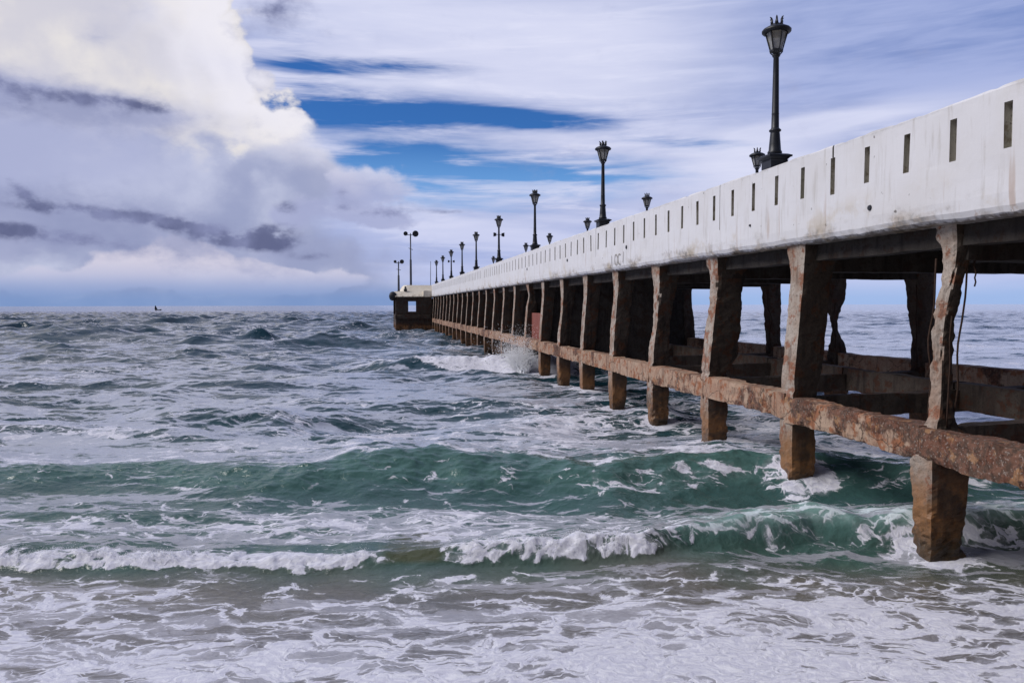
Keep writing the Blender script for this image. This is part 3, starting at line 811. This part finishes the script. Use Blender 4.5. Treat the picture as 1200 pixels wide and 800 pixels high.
def column(i, side, prof, erode, seed, rings_step):
    """one column with the pile under it: worn square section, leaning in towards the deck"""
    t = T0+DT*i
    rows = []
    zbot, ztop = -2.6, 5.0
    nz = int((ztop-zbot)/rings_step)
    seg = 6 if rings_step < .12 else 4
    base = []
    for s in range(4):
        for j in range(seg):
            q = -1+2*j/seg
            base.append([(q, -1), (1, q), (-q, 1), (-1, -q)][s])
    rings = []
    hw = .335 if i == 0 and side == 0 else .28; hl = .245
    for k in range(nz+1):
        z = zbot+(ztop-zbot)*k/nz
        sx = sy = 1.
        if z > 2.0: sx = .88*(1+({1: .30, 2: .62, 0: .05}.get(i, .15) if side == 0 else .1)*min(1, (z-2)/.5))
        x = hw*max(1, sx)+.015+.24*max(0, (z-1.9)/3.0)
        top = max(0, (z-4.15)/.8)
        fl = .1 if (i == 0 and side == 0) else 1
        sx += .30*fl*top**1.6; sy += .42*fl*top**1.6
        e = erode(z)
        if side == 0 and z < 1.5:                      # scoured foot
            w_ = .12*bell(z, .05, .38); e = (e[0]*(1-w_), e[1]*(1-w_), e[2]+.045*bell(z, .15, .5), e[3], e[4])
        ring = []
        for (u, w) in base:
            corner = min(abs(u), abs(w)) > .9
            m = math.sqrt(u*u+w*w); rnd = 1-.025*max(0, m-1)/.414
            px, py = u*hw*sx*e[0]*rnd, w*hl*sy*e[1]*rnd
            q = Vector((px+seed*2.3+side*11, py+t, z))
            d = e[2]*((.6 if i < 5 else .3)*fb3(q, 2.0)+.5*fb3(q, 8, 3))
            if corner: d -= e[2]*(.2+(2.4 if i < 5 else 1.2)*max(0, fb3(q+Vector((9, 2, 4)), 2.6)))
            off = Vector((px, py, 0)); L = off.length
            off *= max(.3, 1+d/max(L, .05))
            gx = x+e[3]+off.x
            ring.append((gx if side == 0 else PW-gx, t+e[4]+off.y, z))
        rings.append(ring)
    bm = bmesh.new(); loft(bm, rings); bmesh.ops.recalc_face_normals(bm, faces=bm.faces)
    bx = .3 if side == 0 else PW-.3
    if side == 0:
        for f in bm.faces: f.material_index = 0 if f.normal.x < -.62 else 1  # outer faces paler, all others darker, with shade put into the colour
    o = link('column', bm, M_COL if side == 0 else M_REAR, pier, loc=(bx, t, 0)); o.data.materials.append(M_COL_SHADE)
    return o

def bell(z, c, w): return math.exp(-((z-c)/w)**2)
def er_norm(amp): return lambda z: (1, 1, amp, 0, 0)
def er_p1(z):      # nearest column: spalled to a thin twisted core above the beam
    up = 1 if z > 1.85 else 0
    k = .68*min(1, math.exp(-((z-3.25)/1.55)**6)) if up else 0
    low = .05 if z < 1.2 else .075
    return (1-.95*k, 1-.78*k, .045 if up else low*.6, (-.06*k+.02*math.sin(z*3))*up, .05*math.sin(z*2.2+1)*up)
def er_hour(z):    # rear column worn to an hourglass
    k = .78*bell(z, 3.1, .62)
    return (1-k*.9, 1-k, .05, 0, .06*math.sin(z*2.5))
def er_mid(c, amt, w=.7): return lambda z: (1-amt*.7*bell(z, c, w), 1-amt*bell(z, c, w), .03, 0, .02*math.sin(z*2.+c))
front_er = {0: er_p1, 1: er_norm(.016), 2: er_mid(3.9, .12), 3: er_mid(3.2, .28), 4: er_norm(.025), 5: er_norm(.02), 6: er_mid(3.3, .2), 8: er_mid(4.3, .4, .4)}
rear_er = {2: er_mid(2.7, .25), 3: er_hour, 4: er_mid(2.7, .2, 1.), 5: er_mid(3.6, .3), 6: er_mid(3.9, .25), 1: er_mid(3, .2)}
cols = {}
for i in range(-3, NB-1):
    st = .055 if i < 4 else (.1 if i < 9 else .25)
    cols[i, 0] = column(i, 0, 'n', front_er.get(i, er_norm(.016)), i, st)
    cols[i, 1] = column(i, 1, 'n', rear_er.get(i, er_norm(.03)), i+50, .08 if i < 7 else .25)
cols[0, 0]['label'] = 'spalled column worn to a thin core above the rusty beam'
cols[3, 1]['label'] = 'column worn to an hourglass'

# rusted tie beams bay by bay, cross beams at every bent
for i in range(-3, NB-2):
    t0, t1 = T0+DT*i, T0+DT*(i+1)
    near = i < 6
    sag = .04*math.sin(i*2.1)
    zc = 1.67+sag*.5-(.05 if i <= 0 else 0)
    rough_bar('y', (.215, t0+.004, zc), (.215, t1-.004, zc), (.235, .27), .034 if near else .018, .045 if i < 3 else (.09 if near else .3), M_BEAM, 'tie_beam', pier, i, .6, seg=5 if near else 3)
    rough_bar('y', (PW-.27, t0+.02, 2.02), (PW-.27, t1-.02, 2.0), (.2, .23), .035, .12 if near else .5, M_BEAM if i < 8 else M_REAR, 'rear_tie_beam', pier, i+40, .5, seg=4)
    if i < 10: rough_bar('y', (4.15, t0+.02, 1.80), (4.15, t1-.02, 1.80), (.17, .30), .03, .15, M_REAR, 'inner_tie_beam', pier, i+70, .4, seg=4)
for i in range(-3, NB-1):
    t = T0+DT*i
    near = i < 6
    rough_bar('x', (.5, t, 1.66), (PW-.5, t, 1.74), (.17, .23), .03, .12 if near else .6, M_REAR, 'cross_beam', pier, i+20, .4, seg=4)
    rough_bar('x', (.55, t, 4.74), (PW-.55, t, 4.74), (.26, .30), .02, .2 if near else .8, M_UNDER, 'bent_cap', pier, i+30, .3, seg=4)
# cross walls between the columns of the outer bents
for i in range(4, NB-1):
    t = T0+DT*i
    xe = {4: 2.0, 5: 3.0}.get(i, PW-.5)
    zb = 1.9 if i < 9 else .2
    rough_bar('z', ((.62+xe)/2, t, zb), ((.62+xe)/2, t, 4.6), ((xe-.62)/2+.05, .19), .015, .35, M_UNDER, 'cross_wall', pier, i+120, .4, seg=4)

t = T0+DT*7
bm = bmesh.new(); box(bm, .40, .52, t+.2, t+DT-.2, 1.92, 3.35, .01); o = link('infill_panel', bm, M_REDP, pier); o['label'] = 'red painted infill panel between two columns'
# exposed reinforcement
def rebar(col, pts, r=.012):
    bm = bmesh.new(); tube(bm, [Vector(p)-col.location for p in pts], r, 6)
    o = link('exposed_rebar', bm, M_REBAR, col, True)
def wob(p0, p1, n_, amp, seed):
    p0, p1 = Vector(p0), Vector(p1); r = []
    for k in range(n_+1):
        f = k/n_; w = math.sin(math.pi*f)
        r.append(p0.lerp(p1, f)+Vector((mnoise.noise(Vector((seed, f*3, 0))), mnoise.noise(Vector((seed, f*3, 5))), 0))*amp*w)
    return r
c0 = cols[0, 0]; tt = T0
rebar(c0, wob((.42, tt+.25, 4.5), (.30, tt+.20, 1.95), 14, .22, 1), .016)
rebar(c0, wob((.62, tt-.16, 4.4), (.47, tt-.12, 1.95), 14, .16, 2), .016)
rebar(c0, wob((.72, tt-.2, 4.45), (.70, tt-.22, 4.05), 6, .1, 3), .013)
rebar(c0, wob((.30, tt-.24, 3.6), (.28, tt-.22, 1.9), 10, .12, 4), .013)
c3 = cols[3, 1]; tt = T0+DT*3
rebar(c3, wob((PW-.62, tt-.2, 4.3), (PW-.5, tt-.2, 2.2), 10, .15, 6), .014)
c1 = cols[1, 0]; tt = T0+DT*4
rebar(cols[4, 1], wob((PW-.75, tt-.25, 4.2), (PW-.6, tt-.3, 2.2), 10, .25, 8), .014)
tt = T0+DT*2
rebar(cols[2, 1], wob((PW-.85, tt-.3, 4.3), (PW-.7, tt-.2, 2.2), 10, .2, 9), .014)

# faint painted characters and holes on the near parapet
def strokes():
    bm = bmesh.new()
    tc, zc = t_of(722, DL), 5.16
    def bar(t0, z0, t1, z1, w=.035):
        d = Vector((0, t1-t0, z1-z0)).normalized(); nn = Vector((0, -d.z, d.y))*w/2
        a, b2 = Vector((-.022, t0, z0)), Vector((-.022, t1, z1))
        v = [bm.verts.new(p) for p in (a-nn, b2-nn, b2+nn, a+nn)]; bm.faces.new(v)
    w = .55
    tl = t_of(717, DL)
    bar(tl, zc, tl+.02, zc+.36)                          # 1
    t0 = t_of(722, DL)
    for a in range(10):
        p = a*math.pi/5; q = (a+1)*math.pi/5
        bar(t0+.16*math.cos(p), zc+.19+.18*math.sin(p), t0+.16*math.cos(q), zc+.19+.18*math.sin(q))
    t0 = t_of(726, DL)
    for a in range(7):
        p = .9+a*.64; q = .9+(a+1)*.64
        bar(t0-.16*math.cos(p), zc+.19+.18*math.sin(p), t0-.16*math.cos(q), zc+.19+.18*math.sin(q))
    t0 = t_of(730, DL); bar(t0, zc+.05, t0-.06, zc+.42)
    o = link('faded_lettering', bm, M_BLACKMARK, pier)
strokes()
def drains():
    for px, z, r in ((1017, 5.42, .05), (734, 5.70, .07), (665, 5.72, .07), (878, 5.55, .03), (618, 5.75, .07)):
        t = t_of(px, DL); bm = bmesh.new()
        lathe(bm, [(r, -.006), (r*.8, -.03), (r*.75, .0)][:2], 12)
        bmesh.ops.rotate(bm, verts=bm.verts, cent=(0, 0, 0), matrix=Matrix.Rotation(R(90), 3, 'Y'))
        bmesh.ops.translate(bm, verts=bm.verts, vec=(.0, t, z))
        link('drain_hole', bm, M_CABLE, pier)
drains()

# ------------------------------------------------------------------ head of the pier
head = empty('pier_landing', P2W(0, TEND, 0), a_)
prop(head, 'square dark concrete landing with a pale deck at the seaward end of the pier', 'landing')
def head_parts():
    X0, X1, Y1 = -5.3, PW+5.3, 13.
    # front wall with a square opening right through
    for (yy, side) in ((0, 0), (Y1-.4, 1)):
        bm = bmesh.new()
        hx0, hx1, hz0, hz1 = (-3.35, -2.25, 2.9, 4.35) if side == 0 else (-4.4, -1.2, 2.2, 4.8)
        wx1 = -.02 if side == 0 else X1-.3
        box(bm, X0+.2, hx0, yy, yy+.4, 0.7, 4.9); box(bm, hx1, wx1, yy, yy+.4, 0.7, 4.9)
        box(bm, hx0, hx1, yy, yy+.4, 0.7, hz0); box(bm, hx0, hx1, yy, yy+.4, hz1, 4.9)
        bmesh.ops.remove_doubles(bm, verts=bm.verts, dist=.0001)
        link('wall', bm, M_HEAD, head)
    bm = bmesh.new(); box(bm, PW+.02, X1-.3, 0, .4, .7, 4.9); link('wall', bm, M_HEAD, head)
    bm = bmesh.new(); box(bm, X0+.2, X0+.6, .41, Y1-.41, 0.9, 2.4); box(bm, X0+.2, X0+.6, .41, 1.6, 2.4, 4.9); link('side_wall', bm, M_HEAD, head)
    rough_bar('x', (X0+.1, -.1, 2.15), (-.15, -.1, 2.15), (.2, .28), .05, .3, M_HEAD, 'tie_beam', head, 3)
    for k in range(5):
        x = X0+.5+k*1.15
        rough_bar('z', (x, .1, -2.5), (x, .1, .9), (.32, .34), .05, .3, M_HEAD, 'pile', head, k)
    for k in range(5):
        rough_bar('z', (X0+.5, 2.2+k*2.4, -2.5), (X0+.5, 2.2+k*2.4, 1.0), (.32, .34), .05, .3, M_HEAD, 'pile', head, k+9)
    rough_bar('x', (X0+.2, .2, .35), (-.1, .2, .35), (.28, .55), .05, .4, M_HEAD, 'plinth', head, 6)
    # pale deck edge
    bm = bmesh.new()
    sec = [(-.25, 4.92), (-.25, 5.05), (.75, 5.80), (Y1, 5.80), (Y1, 4.92)]
    loft(bm, [[(x, y, z) for y, z in sec] for x in (X0+.1, -1.2)]); bmesh.ops.recalc_face_normals(bm, faces=bm.faces)
    link('deck_edge', bm, M_CREAM, head)
    bm = bmesh.new(); box(bm, -1.19, X1, -.02, Y1, 4.95, 5.9, .04); link('deck_edge', bm, M_CREAM, head)
    bm = bmesh.new()
    pts = [(-4.3, 1.6), (-3.9, 1.0), (-1.0, 1.0), (X1-1, 1.0), (X1-1, 11), (-4.3, 11)]
    bot = [bm.verts.new((x, y, 5.812)) for x, y in pts]; top = [bm.verts.new((x+(.5 if x < 0 else 0), y+(1.1 if y < 5 else -.3), 6.72)) for x, y in pts]
    for k in range(len(pts)):
        q = (k+1) % len(pts); bm.faces.new((bot[k], bot[q], top[q], top[k]))
    bm.faces.new(top); bm.faces.new(bot[::-1]); bmesh.ops.recalc_face_normals(bm, faces=bm.faces)
    link('raised_platform', bm, M_CREAM, head)
    # dark rounded fender at the corner
    bm = bmesh.new()
    lathe(bm, [(.3, -.75), (.5, -.55), (.55, 0), (.5, .55), (.3, .75)], 14)
    bmesh.ops.rotate(bm, verts=bm.verts, cent=(0, 0, 0), matrix=Matrix.Rotation(R(70), 3, 'X'))
    bmesh.ops.translate(bm, verts=bm.verts, vec=(X0-.2, .6, 5.1))
    link('fender', bm, M_CABLE, head, True)
    bm = bmesh.new(); lathe(bm, [(.22, 0), (.26, .3), (.16, .36), (.12, .7)], 10, 0, -3.7, .5); bmesh.ops.translate(bm, verts=bm.verts, vec=(0, .3, 5.80)); link('bollard', bm, M_CABLE, head, True)
head_parts()

# ------------------------------------------------------------------ lamps
def lantern_lamp():
    root = empty('street_lamp', (0, 0, 0), a_)
    bm = bmesh.new()                                    # square plinth with a flared cap
    def sq(prof):
        loft(bm, [[(-r, -r, z), (r, -r, z), (r, r, z), (-r, r, z)] for r, z in prof])
    sq([(.205, 0), (.205, .16), (.215, .18)]); sq([(.19, .18), (.24, .235), (.275, .25), (.275, .285), (.2, .32), (.15, .33)])
    link('base', bm, M_IRON, root)
    bm = bmesh.new()
    lathe(bm, [(.155, .33), (.16, .38), (.135, .42), (.125, .55), (.105, .8), (.10, .83), (.128, .85), (.132, .88), (.1, .905), (.085, .93), (.080, 1.2), (.078, 1.22), (.084, 1.24), (.078, 1.26), (.066, 2.1), (.060, 2.5), (.085, 2.53), (.085, 2.57), (.05, 2.60)], 16)
    link('post', bm, M_IRON, root, True)
    k = 6
    bm = bmesh.new()
    zb, zt, rb, rt = 2.66, 3.06, .125, .235
    for j in range(k):                                  # curved brackets and corner bars
        a = 2*math.pi*(j+.5)/k; ca, sa = math.cos(a), math.sin(a)
        tube(bm, [(.055*ca, .055*sa, 2.52), (.085*ca, .085*sa, 2.57), (.13*ca, .13*sa, 2.62), (rb*ca, rb*sa, zb)], .014, 5)
        tube(bm, [(rb*ca, rb*sa, zb-.01), (rt*ca, rt*sa, zt)], .016, 5)
    lathe(bm, [(rb+.012, zb-.03), (rb+.022, zb-.015), (rb+.022, zb+.008), (rb, zb+.02), (.03, zb+.02), (.03, zb-.03)], k, .5)
    fr = link('lantern_frame', bm, M_IRON, root)
    bm = bmesh.new(); lathe(bm, [(rb-.012, zb+.012), (rt-.014, zt-.005)], k, .5); link('glass', bm, M_GLASS, root)
    bm = bmesh.new()
    lathe(bm, [(.20, 3.045), (.30, 3.05), (.318, 3.075), (.318, 3.10), (.29, 3.135), (.235, 3.165), (.15, 3.20), (.12, 3.215), (.12, 3.235), (.06, 3.25)], 18)
    link('roof', bm, M_IRON, root, True)
    bm = bmesh.new()
    for j in range(6):                                  # crown of curling leaves
        a = 2*math.pi*j/6; ca, sa = math.cos(a), math.sin(a)
        tube(bm, [(.10*ca, .10*sa, 3.22), (.125*ca, .125*sa, 3.27), (.115*ca, .115*sa, 3.32), (.135*ca, .135*sa, 3.37), (.165*ca, .165*sa, 3.39)], [.03, .032, .026, .02, .006], 5)
    tube(bm, [(0, 0, 3.23), (0, 0, 3.32), (0, 0, 3.42)], [.05, .035, .006], 6)
    link('crown', bm, M_IRON, root)
    root.scale = (.96, .96, .945)
    return root
proto = lantern_lamp()
def copy_tree(o, parent=None):
    c = o.copy(); COL.objects.link(c)
    if parent: c.parent = parent
    for ch in list(o.children): copy_tree(ch, c)
    return c
def side_lights(root):
    for s in (-1, 1):
        bm = bmesh.new()
        tube(bm, [(0, 0, 2.02), (s*.22, 0, 2.02)], .022, 6)
        loft(bm, [[(s*.2, -.10, 1.92), (s*.2, .10, 1.92), (s*.2, .10, 2.12), (s*.2, -.10, 2.12)], [(s*.38, -.14, 1.88), (s*.38, .14, 1.88), (s*.38, .14, 2.16), (s*.38, -.14, 2.16)]])
        bmesh.ops.recalc_face_normals(bm, faces=bm.faces)
        link('floodlight', bm, M_IRON, root)
FR = [905, 706, 627, 585, 558.5, 542, 529.3, 519.5, 512]
ords = ['tallest in the picture, standing where the near rail is highest', 'second in line out from the tallest lamp', 'third in line out from the tallest lamp', 'fourth in line, with a pair of boxy floodlights halfway up', 'fifth in line, just past the lamp with boxy floodlights', 'sixth in line, two before the small landing lamps', 'seventh in line, with small floodlights at its sides', 'eighth in line towards the sea', 'last of its row before the square landing']
LF = ['black lantern lamp, tallest in the picture, on the near white parapet', 'black lantern lamp on near parapet, next after the tallest one', 'black lantern lamp on near parapet, third from the tallest, no floodlights', 'black lantern lamp on near parapet with the larger pair of side floodlights',
      'black lantern lamp on near parapet just seaward of the larger side floodlights', 'black lantern lamp on near parapet just landward of the smaller side floodlights', 'small black lantern lamp on near parapet with the smaller pair of side floodlights', 'small black lantern lamp on near parapet, last but one before the landing', 'smallest black lantern lamp on near parapet, nearest to the landing']
LR = ['black lantern lamp on far parapet cut off by the right edge', 'lamp head showing over the white rail beside the tallest lamp', 'lamp head showing over the rail right of the second tallest lamp', 'lamp head showing over the rail left of the second tallest lamp', 'small lamp head just right of the third near-parapet lamp', 'small lamp head just left of the third near-parapet lamp', 'tiny lamp head between the larger floodlight lamp and the next seaward']
LATF = DL+.21
fronts = []
for k, px in enumerate(FR):
    t = t_of(px, LATF)
    o = proto if k == 0 else copy_tree(proto)
    o.location = P2W(.21, t, ZT-.004)
    o.rotation_euler = (R(.0), 0, a_)
    prop(o, LF[k], 'lamp', 'lantern lamps on the near parapet')
    fronts.append((o, t))
for k, j in enumerate((0, 1, 2, 3, 4, 5, 7)):
    o = copy_tree(proto); o.location = P2W(PW-.21, fronts[j][1]+(.1 if j else -.42), ZT-.004)
    prop(o, LR[k], 'lamp', 'lantern lamps on the far parapet')
side_lights(fronts[3][0]); side_lights(fronts[6][0])

def mast(px, lat_x, y_, top, label, big):
    p = P2W(lat_x, TEND+y_, 5.7)
    root = empty('floodlight_mast', p, a_); prop(root, label, 'light mast', 'floodlight masts on the landing')
    h = top-5.7
    bm = bmesh.new()
    lathe(bm, [(.3, 0), (.3, .12), (.24, .14), (.22, .3), (.17, .5), (.15, h*.55), (.10, h*.56), (.085, h-.1)], 12); link('pole', bm, M_STEEL, root, True)
    bm = bmesh.new()
    tube(bm, [(-.75*big, 0, h-.25), (.75*big, 0, h-.25)], .05, 6); tube(bm, [(0, 0, h-.4), (0, 0, h)], .06, 6)
    link('crossarm', bm, M_STEEL, root)
    bm = bmesh.new(); tube(bm, [(-.3, 0, h*.75), (.35, 0, h*.72)], .04, 5); link('bracket', bm, M_STEEL, root)
    for s, r in ((-1, .32), (1, .46)):
        bm = bmesh.new()
        lathe(bm, [(r*.5, -.26), (r*.6, -.2), (r, .1), (r, .2), (r*.9, .22)], 14)
        bmesh.ops.rotate(bm, verts=bm.verts, cent=(0, 0, 0), matrix=Matrix.Rotation(R(105), 3, 'X'))
        bmesh.ops.scale(bm, verts=bm.verts, vec=(big, big, big))
        bmesh.ops.translate(bm, verts=bm.verts, vec=(s*.72*big, -.1, h-.05))
        link('floodlight', bm, M_IRON, root, True)
mast(480, -2.75, 4.0, 14.4, 'taller grey floodlight mast with two round lamps on the pale landing', 1.)
mast(467, -4.35, 9.5, 10.6, 'shorter floodlight mast at the outer corner of the landing', .72)
bm = bmesh.new(); tube(bm, [(0, 0, 0), (0, 0, 2.4), (.03, 0, 4.3)], [.05, .04, .03], 8); box(bm, -.16, .16, -.16, .16, -.06, 0)
o = link('pole', bm, M_STEEL); o.name = 'thin_pole'; o.location = P2W(.1, TEND+3.2, 5.96); prop(o, 'thin bare pole beside the smallest lantern lamps at the landing', 'pole')

# ------------------------------------------------------------------ far boat
def boat():
    root = empty('fishing_boat', (-309, 646, 0), .1)
    prop(root, 'tiny dark boat with a raised sail on the horizon', 'boat')
    bm = bmesh.new()
    rings = []
    for k in range(9):
        f = k/8; x = -2.2+5.4*f; w = .75*math.sin(math.pi*min(1, .12+f*.9))**.7; sh = .6+.5*abs(f-.45)**2*3
        rings.append([(x, -w, sh), (x, -w*.8, .0), (x, 0, -.4), (x, w*.8, 0), (x, w, sh)])
    loft(bm, rings); bmesh.ops.recalc_face_normals(bm, faces=bm.faces)
    link('hull', bm, M_BOAT, root, True)
    bm = bmesh.new(); tube(bm, [(-1.4, 0, .2), (-1.7, 0, 4.3)], .07, 6); link('mast', bm, M_BOAT, root)
    bm = bmesh.new()
    loft(bm, [[(-2.6, .0, .7), (-.1, .12, .8), (-.1, .16, .8), (-2.6, .04, .7)], [(-2.5, .05, 2.6), (-.9, .18, 2.4), (-.9, .22, 2.4), (-2.5, .09, 2.6)], [(-2.1, .0, 4.2), (-1.7, .02, 4.2), (-1.7, .06, 4.2), (-2.1, .04, 4.2)]])
    bmesh.ops.recalc_face_normals(bm, faces=bm.faces); link('sail', bm, M_BOAT, root)
boat()

# ------------------------------------------------------------------ spray
def spray():
    P, Rr = [], []
    r = np.random.default_rng(3)
    # ragged lip of the roller
    jj = np.where((FOAM > .6) & (Yg > 10.3) & (Yg < 11.9) & (Xg > -8) & (Xg < 2.9) & (Pz > .02))
    if len(jj[0]):
        s = r.choice(len(jj[0]), 2600)
        for q in s:
            i, j = jj[0][q], jj[1][q]
            hh = r.exponential(.035)
            P.append((Px[i, j]+r.normal(0, .02), Py[i, j]+r.normal(0, .03), Pz[i, j]+hh)); Rr.append(r.uniform(.003, .009)*max(.4, 1-hh*3))
    # burst against the columns farther out
    def burst(t, n_, sz, lx):
        c = P2W(lx, t, .3)
        for q in range(n_):
            f = r.random()
            ang = r.normal(0, .36)-.15; v = r.gamma(1.5, .45)
            dx = math.sin(ang)*v*1.1; z = math.cos(ang)*v
            p = c+Vector((dx-.35*r.random(), r.normal(0, .4), z*.95))
            if z < 2.6: P.append(p); Rr.append(sz*r.uniform(.35, 1.)*(1.1-.3*z/2.2))
    burst(T0+DT*7.45, 9000, .022, -.15); burst(T0+DT*7.75, 6000, .02, -.5); burst(T0+DT*8.3, 1500, .02, -.3)
    for q in range(1500):
        x = r.uniform(-1.5, 2.6); y = 42.+r.normal(.6, .8)
        P.append((x, y, .55+r.exponential(.09))); Rr.append(r.uniform(.015, .045))
    P = np.array([tuple(p) for p in P]); Rr = np.array(Rr); N = len(P)
    base = np.array([(1, 0, 0), (-1, 0, 0), (0, 1, 0), (0, -1, 0), (0, 0, 1.1), (0, 0, -1.1)])
    F = np.array([(0, 2, 4), (2, 1, 4), (1, 3, 4), (3, 0, 4), (2, 0, 5), (1, 2, 5), (3, 1, 5), (0, 3, 5)])
    V = (P[:, None, :]+base[None]*Rr[:, None, None]).reshape(-1, 3)
    Fc = (F[None]+np.arange(N)[:, None, None]*6).reshape(-1, 3)
    # tongues of water flung up along the column faces
    Vl, Fl = V.tolist(), Fc.tolist()
    for q in range(150):
        c = P2W(-.15-.6*r.random(), T0+DT*(7.35+.55*r.random()), .15)
        ang = r.normal(-.12, .42); v = r.uniform(.4, 2.0); w0 = r.uniform(.03, .10)
        prev = None
        for k in range(9):
            f = k/8; a = ang+.5*f*f*(1 if ang > 0 else -1)
            p = c+Vector((math.sin(a)*v*f*.9, .06*math.sin(5*f+q), math.cos(a)*v*f-.25*f*f*v))
            w = w0*(1-f)**.6*(.8+.5*mnoise.noise(Vector((q*1.3, f*4, 0))))
            ring = []
            for j in range(5):
                aa = j*2*math.pi/5; Vl.append((p.x+w*math.cos(aa), p.y+.6*w*math.sin(aa), p.z+.2*w*math.sin(aa))); ring.append(len(Vl)-1)
            if prev:
                for j in range(5): Fl.append((prev[j], prev[(j+1) % 5], ring[(j+1) % 5], ring[j]))
            prev = ring
    me = bpy.data.meshes.new('sea_spray'); me.from_pydata(Vl, [], Fl)
    for p in me.polygons: p.use_smooth = True
    me.materials.append(M_SPRAY)
    o = bpy.data.objects.new('sea_spray', me); COL.objects.link(o); prop(o, 'white spray thrown up by breaking waves along the crest and against the columns', 'spray', kind='stuff')
spray()
